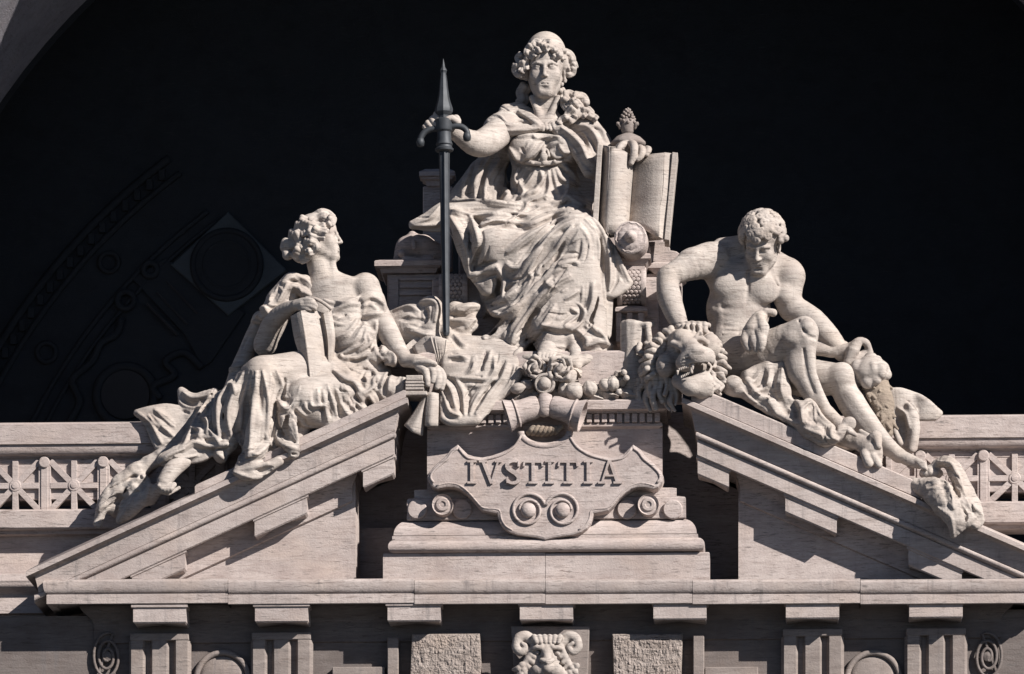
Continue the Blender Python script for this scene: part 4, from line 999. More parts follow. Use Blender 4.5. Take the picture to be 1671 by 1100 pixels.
S.pchain([(985, 440, .9), (992, 480, .9), (988, 545, .92)], (.12, .1, .1), .06)
S.pchain([(900, 345, 1.45), (927, 326, 1.5), (955, 337, 1.55)], (.05, .05, .02), .03)
T = ZM(780, 310, 3.929)
S.folds(T, [('d', .06, [(545, 350), (460, 460), (380, 580), (300, 700)]), ('d', .06, [(480, 650), (340, 815), (255, 930)]), ('d', .045, [(790, 300), (790, 420), (795, 600), (815, 740)]), ('d', .055, [(768, 690), (742, 780), (712, 865)]), ('d', .05, [(330, 470), (290, 560), (250, 620)]), 
 ('f', .06, [(720, 152), (560, 180), (440, 232), (320, 300), (190, 400)]), ('g', .05, [(560, 205), (440, 270), (330, 350), (260, 400)]),
 ('h', .055, [(620, 190), (500, 260), (420, 350), (330, 470), (260, 600), (150, 720)]), ('g', .06, [(600, 235), (500, 310), (420, 420), (350, 500)]),
 ('h', .06, [(600, 235), (530, 330), (440, 450), (350, 570), (290, 700), (200, 810), (40, 950)]), ('g', .07, [(560, 320), (470, 440), (380, 570), (300, 690)]), ('g', .06, [(300, 720), (220, 840), (130, 900)]),
 ('h', .055, [(470, 450), (410, 560), (370, 640), (300, 740)]), ('h', .06, [(585, 550), (500, 595), (430, 650), (340, 760), (250, 890), (210, 990)]), ('g', .07, [(500, 632), (420, 690), (340, 810), (260, 920)]),
 ('h', .055, [(490, 745), (430, 840), (350, 950), (230, 1060)]), ('g', .06, [(460, 830), (390, 920), (300, 1010)]), ('f', .05, [(180, 700), (110, 770), (60, 755)]), ('h', .05, [(60, 765), (160, 800), (250, 740)]),
 ('g', .05, [(700, 185), (765, 280), (788, 420), (792, 560), (812, 740)]), ('f', .045, [(690, 190), (745, 260), (770, 340), (775, 440)]), ('f', .045, [(740, 185), (800, 270), (840, 400), (850, 560), (840, 640)]), ('g', .045, [(840, 330), (880, 440), (890, 560), (850, 650)]), ('f', .045, [(860, 330), (920, 480), (965, 580)]),
 ('g', .05, [(768, 690), (742, 780), (710, 870)]), ('f', .04, [(740, 600), (730, 720), (690, 820)]), ('f', .035, [(530, 440), (620, 425)]), ('f', .035, [(560, 700), (640, 650)]), ('h', .05, [(410, 865), (530, 885), (640, 872)]), ('g', .05, [(440, 905), (540, 915), (640, 905)]),
 ('h', .05, [(640, 900), (700, 960), (690, 1010)]), ('h', .045, [(700, 1000), (780, 975), (860, 1000)]), ('f', .045, [(740, 880), (800, 930), (830, 990)]), ('g', .05, [(620, 930), (660, 990)]), ('f', .045, [(600, 760), (640, 800), (560, 870)]), ('f', .04, [(680, 760), (670, 840), (600, 900)]),
 ('h', .045, [(185, 480), (230, 500), (290, 475)]), ('f', .05, [(180, 630), (250, 560), (330, 440), (400, 365)]), ('h', .035, [(345, 555), (325, 530), (360, 450), (410, 380)]), ('g', .045, [(355, 520), (390, 440)]), ('g', .05, [(150, 690), (220, 630), (290, 560)]),
 ('h', .05, [(0, 232), (90, 200), (200, 208), (320, 222), (420, 182), (500, 150), (600, 128)]), ('g', .05, [(0, 262), (100, 228), (200, 236), (330, 248), (430, 210), (500, 175)]), ('f', .04, [(60, 80), (200, 90), (330, 110), (420, 105)]), ('f', .035, [(310, 80), (300, 130), (200, 200)]), ('f', .035, [(380, 100), (460, 110), (520, 90)]),
 ('f', .035, [(520, 480), (600, 460), (640, 470)]), ('f', .035, [(470, 560), (440, 600), (490, 620)]), ('g', .04, [(660, 320), (640, 420), (600, 480)])])
T = ZM(640, 320, 5.5)
S.folds(T, [('h', .05, [(525, 190), (610, 330), (670, 500), (690, 690)]), ('h', .045, [(690, 170), (740, 280), (765, 410), (710, 590)]), ('g', .05, [(640, 260), (680, 380), (690, 520)]), ('g', .06, [(775, 420), (735, 560), (700, 690)]),
 ('f', .05, [(525, 125), (640, 150), (700, 170)]), ('f', .05, [(530, 42), (700, 38), (900, 48), (1090, 75)]), ('g', .05, [(700, 120), (850, 125), (980, 105)]), ('f', .05, [(710, 165), (850, 170), (1000, 130)]), ('g', .05, [(765, 320), (880, 268), (1000, 250)]),
 ('h', .05, [(690, 722), (800, 692), (925, 625)]), ('h', .045, [(850, 990), (1000, 925), (1095, 850)]), ('f', .045, [(940, 640), (1000, 760), (990, 900)]), ('g', .05, [(790, 640), (860, 615), (930, 590)]), ('f', .04, [(180, 250), (330, 200), (430, 90)]), ('f', .035, [(200, 262), (330, 262), (430, 250)])])
S.pell(860, 242, 1.66, (.28, .22, .235), k=.06); S.pell(918, 243, 1.67, (.25, .21, .225), k=.06)
T = ZM(800, 150, 5.5)
S.folds(T, [('f', .03, [(250, 400), (400, 385), (560, 410)]), ('f', .035, [(390, 390), (420, 410), (560, 400), (620, 410)]), ('f', .035, [(200, 540), (250, 600), (295, 635)]), ('f', .035, [(400, 470), (340, 550), (285, 625)]), ('f', .035, [(480, 460), (410, 540), (340, 600)]), ('f', .03, [(170, 500), (210, 560), (240, 620)]),
 ('g', .035, [(150, 570), (240, 650), (330, 650), (430, 590)]), ('g', .035, [(540, 600), (640, 615), (720, 570)]), ('g', .035, [(530, 520), (590, 485), (640, 468)]), ('f', .03, [(540, 540), (590, 590), (640, 580)]), ('f', .03, [(620, 480), (660, 540), (710, 540)]),
 ('h', .04, [(250, 690), (230, 790), (285, 860)]), ('h', .04, [(420, 690), (340, 820), (265, 885)]), ('g', .05, [(350, 700), (300, 790)]), ('f', .035, [(450, 700), (470, 800), (410, 860)]), ('h', .04, [(590, 690), (640, 780), (790, 835)]), ('h', .04, [(640, 650), (710, 710), (790, 800)]), ('g', .045, [(620, 690), (700, 770)]), ('f', .035, [(520, 700), (530, 850), (500, 960)]), ('f', .035, [(560, 700), (600, 860), (640, 960)]),
 ('h', .035, [(140, 860), (160, 930), (120, 970)]), ('h', .035, [(310, 930), (360, 905), (430, 880)]), ('g', .045, [(200, 960), (270, 950)]), ('f', .035, [(330, 1000), (420, 960), (500, 930)]), ('h', .04, [(570, 1000), (640, 985), (695, 945), (760, 990), (850, 1025)]), ('g', .05, [(640, 1010), (720, 990)]), ('f', .04, [(180, 720), (170, 860), (100, 960)]),
 ('f', .03, [(250, 800), (300, 900), (250, 960)]), ('f', .03, [(700, 800), (690, 900), (640, 980)])], crisp=.45)
S.folds(ZM(680, 160, 6.11), [('h', .06, [(830, 620), (740, 760), (690, 900), (680, 1000)]), ('h', .055, [(640, 640), (600, 800), (580, 980)]), ('f', .05, [(540, 700), (480, 850), (450, 980)]), ('g', .06, [(720, 700), (650, 900)])])
S.rough(.004, 8, 3); S.build('robe', M_STAT, J)
# girdle with mask and bosses
Q = Sculpt(*bounds(855, 235, 915, 285, 1.3, 1.9), .012)
Q.pchain([(852, 262, 1.66), (868, 266, 1.54), (887, 267, 1.50), (905, 265, 1.54), (920, 261, 1.64)], .04, .02, sm=3)
Q.pell(886, 246, 1.50, (.045, .05, .04)); Q.pell(887, 256, 1.48, (.065, .06, .085), k=.03)
for x, y in ((868, 266), (887, 266), (905, 264)): Q.pell(x, y, 1.48, .036, k=.012)
Q.pchain([(876, 250, 1.52), (884, 243, 1.50), (893, 245, 1.52), (896, 255, 1.50)], .022, .01, sm=3)
Q.build('girdle_clasp', M_STAT, J)
# sandalled foot
Q = Sculpt(*bounds(865, 545, 930, 605, .1, .9), .0125); T = ZM(780, 310, 3.929)
Q.pchain([(905, 562, .65), (893, 571, .42), (886, 578, .33)], (.17, .15, .10), .05, sm=3); Q.pchain([(912, 572, .62), (898, 581, .34)], (.12, .08), .05)
for i, x in enumerate((880, 886.5, 892.5, 898, 903)): Q.pchain([(x+3, 574+i*.6, .36), (x, 579.5+i*.5, .24), (x-.5, 582+i*.4, .22)], (.05-.004*i, .045-.004*i, .034-.003*i), .012)
Q.pchain([(876, 583, .26), (890, 588, .20), (906, 588, .26), (915, 582, .5)], .035, .015, sm=3)
Q.build('foot', M_STAT, J)
# ---------------------------------------------------------------- bronze sword
sw = thing('sword', 'dark bronze sword held point down by the enthroned woman', 'sword', P(727, 545, .62))
ys = .62
b0 = P(728, 543, ys); top = P(724.5, 205, ys); ax = (top-b0)/np.linalg.norm(top-b0)
def fac(prof, base, axis, seg, name, mat=M_BRONZE): return obj(name, lathe(prof, base, axis, seg), mat, sw, True, 25)
L0 = np.linalg.norm(P(725, 240, ys)-b0)
Vb, Fb = lathe([(.04, -.05), (.058, 0), (.066, 1.0), (.078, 2.2), (.09, L0-.1), (.095, L0)], b0, ax, 8); Vb[:, 1] = ys+(Vb[:, 1]-ys)*.8
obj('blade', (Vb, Fb), M_BRONZE, sw)
obj('blade_ridge', tube([P(728, 540, ys-.05), P(726.5, 400, ys-.062), P(725.3, 245, ys-.075)], (.012, .018, .018), 6), M_BRONZE, sw)
fac([(.115, -.02), (.15, 0), (.155, .03), (.13, .05), (.125, .08), (.14, .1), (.12, .16), (.115, .3), (.14, .33), (.15, .37), (.16, .5), (.13, .52)], P(725, 246, ys), ax, 16, 'collar')
fac([(.07, 0), (.085, .05), (.095, .12), (.10, .16), (.145, .22), (.15, .27), (.135, .32), (.115, .38), (.095, .46), (.075, .6), (.06, .75), (.045, .85), (.05, .88), (.06, .9), (.05, .93), (.03, .96), (.02, 1.02), (.002, 1.10)], P(724.5, 205, ys)+np.array((0, 0, .0)), ax, 8, 'pommel')
for s in (-1, 1):
    pts = [(724+s*8, 208), (724+s*20, 205.5), (724+s*31, 208), (724+s*38, 215), (724+s*38, 223)] if s > 0 else [(720, 209), (706, 210), (694, 215), (687, 224), (686, 232)]
    obj('crossguard_arm', tube(crom([P(x, y, ys-.02) for x, y in pts], 5), np.linspace(.054, .05, 21), 10), M_BRONZE, sw, True)
    q = P(*pts[-1], ys-.02); obj('crossguard_tip', lathe([(.02, -.08), (.06, -.06), (.07, 0), (.055, .06), (.01, .075)], q, (0, -.2, 1), 14), M_BRONZE, sw, True)
# ---------------------------------------------------------------- open tablet book
bk = thing('open_law_book', 'tall open stone book standing upright on the right thigh of the central seated woman', 'book', P(1030, 390, 1.0))
def slab(quad, y0s, th, name, bev=0):
    return loft(quad, th, 1)
obj('cover', prismp([(975, 234), (983, 236), (975, 377), (966, 375)], .84, 1.5, .012), M_STAT, bk, label='narrow lit left cover edge')
obj('page_block', loft([[(984, 237, 1.08), (981, 300, 1.08), (976, 372, 1.06)], [(990, 238, .92), (987, 300, .94), (982, 375, .94)], [(996, 240, .82), (993, 300, .82), (989, 379, .82)], [(1008, 243, .82), (1006, 300, .80), (1003, 383, .82)], [(1022, 248, .92), (1021, 300, .90), (1017, 384, .90)], [(1031, 258, 1.06), (1027, 320, 1.04), (1023, 384, 1.04)], [(1035, 262, 1.2), (1030, 320, 1.2), (1026, 380, 1.2)]], .3, 5), M_STAT, bk, True, label='left page block with fanned leaf edges')
obj('page_block', loft([[(1032, 262, 1.22), (1029, 320, 1.22), (1024, 366, 1.2)], [(1042, 258, 1.12), (1038, 320, 1.12), (1034, 370, 1.10)], [(1060, 252, .99), (1057, 320, .98), (1053, 376, .98)], [(1074, 250, .94), (1071, 320, .93), (1067, 384, .93)], [(1084, 249, .93), (1081, 310, .93), (1076, 385, .93)]], .3, 5), M_STAT, bk, True, label='right page block in half shade')
obj('leaf_edges', loft([[(1084, 248.5, .925), (1082, 310, .925), (1075, 350, .925), (1075, 386, .925)], [(1096, 250, 1.02), (1093, 320, 1.02), (1088, 360, 1.02), (1084, 391, 1.02)]], .35, 4), M_STAT, bk)
obj('cover', prismp([(1097, 248), (1106, 249), (1092, 392), (1084, 391)], .96, 1.5, .012), M_STAT, bk, label='right cover board')
for k in range(5):
    x = 986+k*2.2; y0_ = 1.04-.05*k; pts = crom([P(x, 238+k*.4, y0_), P(x-1, 275, y0_-.01), P(x-4, 330, y0_), P(x-6, 368, y0_)], 5)
    obj('leaf', tube(pts, np.linspace(.014, .008, len(pts)), 6), M_STAT, bk, True)
# ---------------------------------------------------------------- pine cone finial behind the book
fi = thing('pinecone_finial', 'small stone finial with pine cone and saucer behind the book at the throne back', 'finial', P(1024, 250, 1.6))
yf = 1.6
obj('saucer', lathe([(.1, -.3), (.18, -.1), (.26, -.02), (.29, .0), (.28, .04), (.2, .12), (.12, .16), (.08, .18)], P(1025, 236, yf), (0, 0, 1), 30, lambda t_, h_: .03*math.sin(10*t_)), M_TRIG, fi, True)
obj('cup', lathe([(.07, 0), (.10, .05), (.125, .15), (.13, .24), (.10, .25)], P(1024, 220, yf), (0, 0, 1), 24, lambda t_, h_: .05*math.sin(12*t_)), M_TRIG, fi, True)
cone = []
for k in range(46):
    f = k/46; a = k*2.399; r = .115*(1-f**1.6)+.005; q = P(1024, 199, yf)+np.array((math.cos(a)*r, math.sin(a)*r, .26*f-.05)); cone.append(lathe([(.0, -.02), (.03, 0), (.022, .03), (.002, .045)], q, (math.cos(a)*.8, math.sin(a)*.8, .6), 6))
obj('cone_scales', join(*cone), M_TRIG, fi, True, kind='stuff')
for s in (-1, 1): obj('leaf_tip', tube(crom([P(1024+s*11, 210, yf-.02), P(1024+s*14, 203, yf-.06), P(1024+s*17, 202, yf-.05)], 4), np.linspace(.03, .035, 9), 8), M_TRIG, fi, True)
# ================================================================ cloth, garland and scroll at the feet of the central statue
hc = thing('hanging_cloth', 'broad pale cloth falling over the pedestal front below the sword tip', 'drapery', P(775, 690, .4))
S = Sculpt(*bounds(625, 470, 865, 712, -.1, 1.7), .0125); T = ZM(640, 480, 4.583)
colz = []
for top, mid, low, bot in (((735, 548, .85), (729, 585, .40), (724, 630, .36), (724, 682, .11)), ((748, 556, .75), (745, 590, .36), (740, 640, .32), (736, 688, .09)), ((762, 558, .72), (762, 595, .36), (758, 640, .34), (752, 688, .08)),
                      ((778, 559, .72), (778, 600, .35), (774, 640, .33), (764, 687, .09)), ((794, 560, .72), (796, 600, .36), (788, 640, .33), (774, 686, .10)), ((810, 560, .70), (812, 600, .38), (800, 640, .35), (778, 684, .11)), ((828, 565, .66), (828, 598, .40), (812, 635, .36), (782, 680, .14)), ((842, 575, .62), (838, 602, .40), (822, 630, .37), (788, 674, .16))):
    colz.append([(top[0], top[1], top[2]+.5), top, mid, low, bot])
ca = np.array(colz, float); ca = np.stack([crom(ca[:, q_], 4) for q_ in range(5)], 1)
for col_ in ca: S.pchain(col_, .075, .03, sm=4)
S.pchain([(845, 608, .34), (832, 628, .32), (812, 648, .30), (795, 668, .30)], (.10, .12, .09, .05), .05, sm=3)
S.folds(T, [('h', .05, [(390, 650), (440, 720), (470, 830), (488, 905)]), ('f', .05, [(480, 640), (530, 740), (540, 900)]), ('g', .05, [(450, 640), (500, 760), (515, 890)]), ('g', .05, [(700, 440), (690, 520), (640, 580)]), ('f', .045, [(735, 430), (720, 500), (690, 560)]), ('f', .045, [(620, 470), (600, 560), (560, 600)]), ('f', .045, [(430, 615), (600, 630), (830, 640)]),
  ('h', .05, [(860, 520), (820, 630), (740, 740), (630, 890)]), ('g', .05, [(840, 500), (790, 640), (700, 740), (610, 870)]), ('f', .045, [(430, 470), (500, 460), (560, 480)]), ('g', .045, [(440, 490), (520, 500)]), ('f', .045, [(690, 700), (620, 800), (580, 900)]), ('g', .05, [(560, 700), (570, 800), (570, 890)]), ('f', .04, [(740, 640), (680, 690), (560, 680)]), ('h', .045, [(400, 800), (430, 880), (500, 905)]), ('f', .045, [(760, 470), (770, 560), (740, 620)])])
# bunched cloth behind the sword and left of it
S.sheet([[(632, 515, 1.2), (636, 538, 1.0), (642, 562, 1.0)], [(655, 507, 1.1), (662, 528, .82), (666, 556, .9)], [(675, 503, 1.0), (680, 522, .80), (682, 556, .85)], [(694, 500, 1.0), (694, 520, .90), (690, 556, .85)]], .06); S.sheet([[(690, 495, 1.0), (689, 520, .85), (682, 552, .8)], [(698, 489, .9), (698, 518, .76), (690, 556, .75)], [(709, 489, .86), (710, 515, .74), (702, 558, .72)], [(716, 496, .95), (716, 520, .88), (709, 558, .8)]], .055); S.pchain([(640, 535, 1.1), (680, 548, 1.0), (720, 560, .9)], (.16, .17, .15), .08)
S.pchain([(742, 505, 1.15), (760, 512, 1.1), (775, 500, 1.15)], (.13, .16, .1), .06); S.pchain([(735, 530, 1.05), (755, 535, 1.0), (772, 530, 1.05)], (.14, .17, .1), .06); S.pchain([(730, 555, .9), (745, 562, .7), (758, 562, .7)], (.1, .1, .06), .05)
S.folds(T, [('h', .045, [(210, 60), (290, 50), (335, 90), (320, 200)]), ('g', .05, [(240, 80), (250, 180), (210, 230)]), ('f', .045, [(20, 120), (120, 90), (200, 130)]), ('g', .05, [(60, 190), (150, 190), (240, 200)]), ('h', .05, [(430, 150), (540, 100), (640, 90)]), ('h', .045, [(450, 200), (560, 200), (630, 160)]), ('g', .05, [(460, 175), (560, 160)]), ('f', .04, [(560, 250), (600, 200), (640, 180)]), ('h', .04, [(120, 260), (230, 300), (290, 300)]), ('f', .04, [(460, 300), (520, 370), (550, 380)])])
S.rough(.004, 8, 5); S.build('cloth', M_STAT, hc)
# foot under the sword tip
Q = Sculpt(*bounds(708, 515, 760, 575, .5, 1.3), .0125)
Q.pchain([(722, 520, 1.1), (722, 535, .95), (735, 550, .78), (745, 560, .70)], (.09, .12, .10, .05), .04, sm=3)
for k in range(4): Q.pchain([(715+k*3, 528+k*2, .9), (712+k*4, 536+k*3, .82)], .035, .012)
Q.build('foot', M_STAT, J)
# ---------------------------------------------------------------- garland of flowers and gourds
ga = thing('garland', 'carved garland of roses, gourds and leaves with a round boss above the bells', 'garland', P(900, 650, .3))
T = ZM(620, 520, 2.894)
def rose(px, py, y, r, n, name='rose', tilt=0):
    Q = Sculpt(P(px, py, y)-r*1.6-.1, P(px, py, y)+r*1.6+.1, .0125); c = P(px, py, y)
    Q.ell(c, (r*.72, r*.7, r*.72), k=.02)
    for i in range(n):
        a = 2*math.pi*i/n+tilt; u = np.array((math.cos(a), -.25, math.sin(a)))*r; t_ = np.array((-math.sin(a), 0, math.cos(a)))*r
        Q.chain([c+u*.75-t_*.55, c+u*1.0+np.array((0, -.25*r, 0)), c+u*.75+t_*.5], (r*.16, r*.22, r*.16), .012)
        u2 = np.array((math.cos(a+.5), -1.0, math.sin(a+.5)))*r; Q.chain([c+u2*.55-t_*.3, c+u2*.7, c+u2*.5+t_*.35], r*.13, .01)
    Q.chain([c+np.array((-.12*r, -.75*r, -.1*r)), c+np.array((.1*r, -.8*r, .15*r))], r*.2, .01)
    return Q.build(name, M_STAT, ga)
rose(873, 600, .18, .17, 4); rose(914, 603, .10, .20, 4, tilt=.7)
obj('boss', lathe([(.17, -.1), (.17, .02), (.155, .05), (.13, .05), (.12, .03), (.105, .035), (.09, .08), (.05, .105), (.0, .11)], P(889, 626, .05), (0.0, -1, -.08), 30), M_STAT, ga, True, 40)
def gourd(px, py, y, rx, rz, ang, ribs=7):
    c = P(px, py, y); ax = np.array((math.cos(ang), -.15, math.sin(ang)))
    prof = [(rx*math.sin(math.pi*t)**.7*(1-.25*t)+.004, (t-.5)*2*rz) for t in np.linspace(0.02, .98, 12)]
    return obj('gourd', lathe(prof, c, ax, 42, lambda t_, h_: .10*abs(math.cos(ribs*t_/2))-.05), M_STAT, ga, True)
gourd(928, 614, .2, .17, .15, .5); gourd(937, 638, .1, .17, .16, .9); gourd(922, 636, .18, .13, .15, 2.0); gourd(962, 634, .18, .14, .14, 1.9); gourd(988, 628, .22, .12, .12, .6); gourd(1000, 626, .2, .12, .13, 1.5); gourd(846, 634, .22, .10, .14, .2); gourd(860, 628, .25, .09, .12, 2.6)
def leaf(pts, w, y, curlz=.06):
    c = crom([P(a, b, y) for a, b in pts], 5); n = len(c); L_ = []; M_ = []; R_ = []
    for i in range(n):
        d = c[min(i+1, n-1)]-c[max(i-1, 0)]; d /= np.linalg.norm(d); s_ = np.cross(d, (0, 1, 0)); s_ /= np.linalg.norm(s_)+1e-9; t = i/(n-1)
        ww = w*(math.sin(math.pi*(.08+.92*t))**.7)*(1+.18*math.sin(t*22)); L_.append(c[i]+s_*ww+np.array((0, curlz, 0))); M_.append(c[i]+np.array((0, -.05, 0))); R_.append(c[i]-s_*ww+np.array((0, curlz, 0)))
    Rr = np.array([L_, M_, R_]); V = np.concatenate([Rr.reshape(-1, 3), Rr.reshape(-1, 3)+np.array((0, .05, 0))]); F = []; o = 3*n
    for i in range(2):
        for j in range(n-1):
            a = i*n+j; F += [(a, a+1, a+n+1, a+n), (o+a+n, o+a+n+1, o+a+1, o+a)]
    bd = list(range(n))+[n+n-1]+[2*n+j for j in range(n-1, -1, -1)]+[n]
    for k in range(len(bd)):
        p, q = bd[k], bd[(k+1) % len(bd)]; F.append((p, o+p, o+q, q))
    return obj('leaf', (V, F), M_STAT, ga)
for pts, w in (([(880, 622), (866, 630), (850, 645), (838, 652)], .10), ([(885, 640), (870, 648), (852, 652)], .09), ([(900, 632), (912, 644), (928, 654)], .11), ([(905, 624), (925, 625), (945, 622)], .1), ([(945, 630), (965, 645), (985, 652)], .12), ([(960, 625), (985, 640), (1010, 648)], .12), ([(990, 618), (1010, 622), (1026, 616)], .09), ([(1005, 635), (1030, 645), (1050, 648)], .1), ([(870, 612), (858, 606), (848, 604)], .07), ([(882, 604), (876, 618), (868, 626)], .08), ([(1000, 618), (1010, 608), (1022, 612)], .06), ([(930, 600), (942, 606), (948, 615)], .07)): leaf(pts, w, .26)
for x, y in ((1022, 617), (1018, 608), (1010, 640)): obj('berry', lathe([(.01, -.05), (.045, -.03), (.055, 0), (.045, .03), (.01, .05)], P(x, y, .15), (0, -1, .3), 12), M_STAT, ga, True)
# cloth end under the garland, right side, and the parchment scroll by the lion
gc = thing('parchment_scroll', 'curling parchment scroll standing between the throne bracket and the lion head', 'scroll', P(1040, 600, .6))
Q = Sculpt(*bounds(1005, 515, 1075, 660, -.1, 1.3), .0125); T = ZM(1030, 500, 6.11)
for a, b in (((1019, 530, .55), (1021, 650, .45)), ((1026, 528, .48), (1028, 650, .40)), ((1034, 529, .46), (1036, 650, .38)), ((1043, 531, .48), (1044, 640, .40)), ((1052, 534, .55), (1052, 630, .45))): Q.pchain([a, b], (.07, .075), .05)
Q.pchain([(1040, 532, .5), (1055, 530, .42), (1066, 530, .48)], (.05, .05, .04), .03, sm=3); Q.pchain([(1057, 532, .40), (1059, 548, .36), (1060, 562, .36)], (.045, .05, .06), .03, sm=3); Q.pchain([(1044, 562, .32), (1042, 572, .28), (1050, 578, .26), (1060, 574, .28), (1062, 564, .32), (1054, 560, .34)], (.05, .055, .05, .055, .05, .04), .015, sm=3)
Q.rough(.006, 9, 2); Q.build('scroll', M_STAT, gc)
# ================================================================ seated woman with the book (left)
WM = thing('seated_woman_statue', 'draped stone woman in profile seated on the left raking cornice holding an open book', 'statue', P(480, 740, .6))
Z1, Z2, Z3, Z4, Z5 = ZM(450, 335, 7.857), ZM(370, 440, 5.5), ZM(520, 430, 4.583), ZM(220, 580, 3.929), ZM(440, 560, 5.5)
B = Sculpt(*bounds(405, 340, 735, 655, -.15, 1.7), .0115)
B.pell(543, 492, 1.05, (.55, .34, .42), k=.05); B.pell(545, 470, 1.05, (.50, .30, .22), k=.1)
B.pchain([(517, 413, 1.02), (523, 440, 1.03), (537, 470, 1.05)], (.205, .205, .29), .12); B.pchain([(543, 428, .93), (548, 462, .82)], (.05, .045), .08)
B.pchain([(548, 460, .80), (575, 458, .84), (598, 462, .95)], (.045, .04, .04), .08)
B.pchain([(596, 470, 1.0), (612, 505, .98), (632, 540, .82), (650, 572, .62), (662, 588, .46)], (.25, .205, .185, .15, .10), .06, sm=4)
B.pchain([(662, 588, .46), (680, 590, .36), (700, 596, .28)], (.11, .12, .10), .05)
for pts, r in (([(692, 596, .28), (704, 602, .18), (708, 612, .10), (706, 622, .08)], (.075, .065, .055, .045)), ([(700, 597, .28), (712, 604, .18), (716, 618, .10), (713, 632, .08)], (.075, .065, .055, .045)), ([(704, 597, .28), (719, 606, .20), (724, 618, .14), (721, 634, .12)], (.07, .06, .052, .042)),
               ([(684, 600, .26), (694, 606, .14), (697, 618, .08), (698, 628, .06)], (.07, .06, .05, .042)), ([(678, 594, .30), (690, 592, .20), (702, 592, .14), (710, 594, .12)], (.06, .055, .05, .04))): B.pchain(pts, r, .02, sm=2)
B.pchain([(470, 478, 1.15), (436, 552, 1.12), (434, 560, 1.05), (446, 526, .80), (466, 506, .55), (484, 498, .36)], (.22, .19, .19, .17, .125, .085), .05, sm=4)
B.pchain([(484, 498, .33), (494, 496, .28)], (.09, .10), .03)
for pts, r in (([(490, 492, .27), (500, 489, .20), (509, 490, .18), (513, 494, .22)], (.05, .042, .04, .034)), ([(491, 496, .26), (503, 494, .19), (513, 496, .17), (516, 500, .22)], (.05, .044, .04, .034)), ([(491, 500, .26), (503, 499, .19), (512, 501, .18), (514, 505, .24)], (.05, .044, .04, .034)), ([(490, 503, .27), (500, 504, .2), (507, 505, .2)], (.046, .04, .034))): B.pchain(pts, r, .012, sm=2)
HW = .80; RW = rot(80, 4, 0); cW = P(522, 389, 1.0); WW = head(B, cW, HW, RW)
B.build('body', M_STAT, WM)
G = Sculpt(*bounds(452, 338, 560, 440, .4, 1.7), .0105)
G.ell(WW(0, .11, .17), np.array((.365, .40, .36))*HW, RW, .0); G.ell(WW(0, .20, -.06), np.array((.33, .30, .26))*HW, RW, .08)
G.ell(WW(0, -.33, -.06), np.array((.36, .30, .36))*HW, RW, .03, 's')
def cw(pts, r, y, k=.015): curlp(G, Z1, pts, r, y, k)
for pts, r, y in (([(440, 190), (520, 150), (590, 105), (660, 120), (720, 170)], .075, .95), ([(450, 210), (540, 180), (620, 150), (700, 200)], .07, .75), ([(690, 170), (730, 180), (710, 230), (650, 240)], .06, .70), ([(600, 260), (640, 270), (690, 240)], .05, .66), ([(460, 240), (540, 280), (620, 270)], .06, .62),
     ([(430, 330), (520, 360), (590, 350), (640, 300)], .07, .60), ([(500, 300), (560, 330), (640, 350)], .06, .56), ([(450, 380), (540, 410), (620, 420)], .05, .58), ([(390, 220), (370, 300), (380, 380)], .07, .64), ([(430, 230), (420, 310), (440, 370)], .055, .60), ([(330, 190), (370, 200), (350, 260), (330, 330)], .075, .72), ([(310, 240), (290, 330), (300, 400)], .07, .72),
     ([(240, 340), (230, 430), (270, 510)], .08, .80), ([(260, 350), (310, 450), (330, 540)], .07, .68), ([(270, 560), (330, 590), (390, 560)], .08, .68), ([(250, 610), (310, 670), (380, 650)], .08, .74), ([(420, 450), (400, 530), (430, 590)], .065, .62), ([(450, 460), (500, 480), (530, 540), (480, 590), (430, 600)], .06, .58), ([(330, 700), (390, 680), (440, 620)], .06, .72)): cw(pts, r, y)
G.pchain([(*Z1(240, 520), .9), (*Z1(180, 530), .92)], .09, .03)
for x, y, r in ((140, 490, .10), (170, 530, .09), (110, 540, .075), (150, 640, .085), (190, 640, .06), (120, 600, .05)): G.pell(*Z1(x, y), .88, r, k=.02)
G.build('hair', M_STAT, WM)
# --- robe
S = Sculpt(*bounds(215, 440, 690, 790, -.45, 2.0), .0135)
S.pell(562, 540, 1.06, (.47, .36, .52), k=.02); S.pell(578, 608, 1.0, (.62, .5, .38), k=.12); S.pell(570, 507, .82, (.25, .22, .23), k=.1); S.pell(530, 510, .86, (.24, .2, .23), k=.1); S.pchain([(548, 545, .78), (585, 560, .72)], (.3, .3), .15)
S.pchain([(478, 466, 1.0), (455, 492, .95), (440, 510, .85)], (.22, .22, .15), .06); S.pchain([(497, 462, .95), (500, 480, .85)], (.14, .1), .05)
S.pchain([(604, 492, .97), (612, 520, .92), (606, 545, .85)], (.25, .24, .17), .05); S.pchain([(425, 520, 1.3), (412, 550, 1.5), (392, 600, 1.5), (378, 640, 1.4)], (.12, .13, .14, .15), .08)
S.pchain([(560, 615, .85), (495, 605, .45), (430, 612, .08)], (.38, .33, .30), .1); S.pchain([(428, 614, .08), (420, 690, .02), (408, 752, -.06)], (.31, .27, .20), .1)
S.pchain([(410, 622, .2), (368, 680, .25), (335, 722, .3), (300, 735, .3)], (.27, .27, .22, .13), .1, sm=3); S.pchain([(385, 650, .2), (370, 720, .15), (360, 745, .15)], (.24, .2, .1), .1)
S.pchain([(330, 735, .25), (290, 742, .15), (268, 750, .1)], (.17, .15, .11), .06); S.pchain([(420, 740, -.1), (385, 770, -.12), (420, 772, -.15), (455, 752, -.1)], (.14, .06, .08, .08), .06, sm=3)
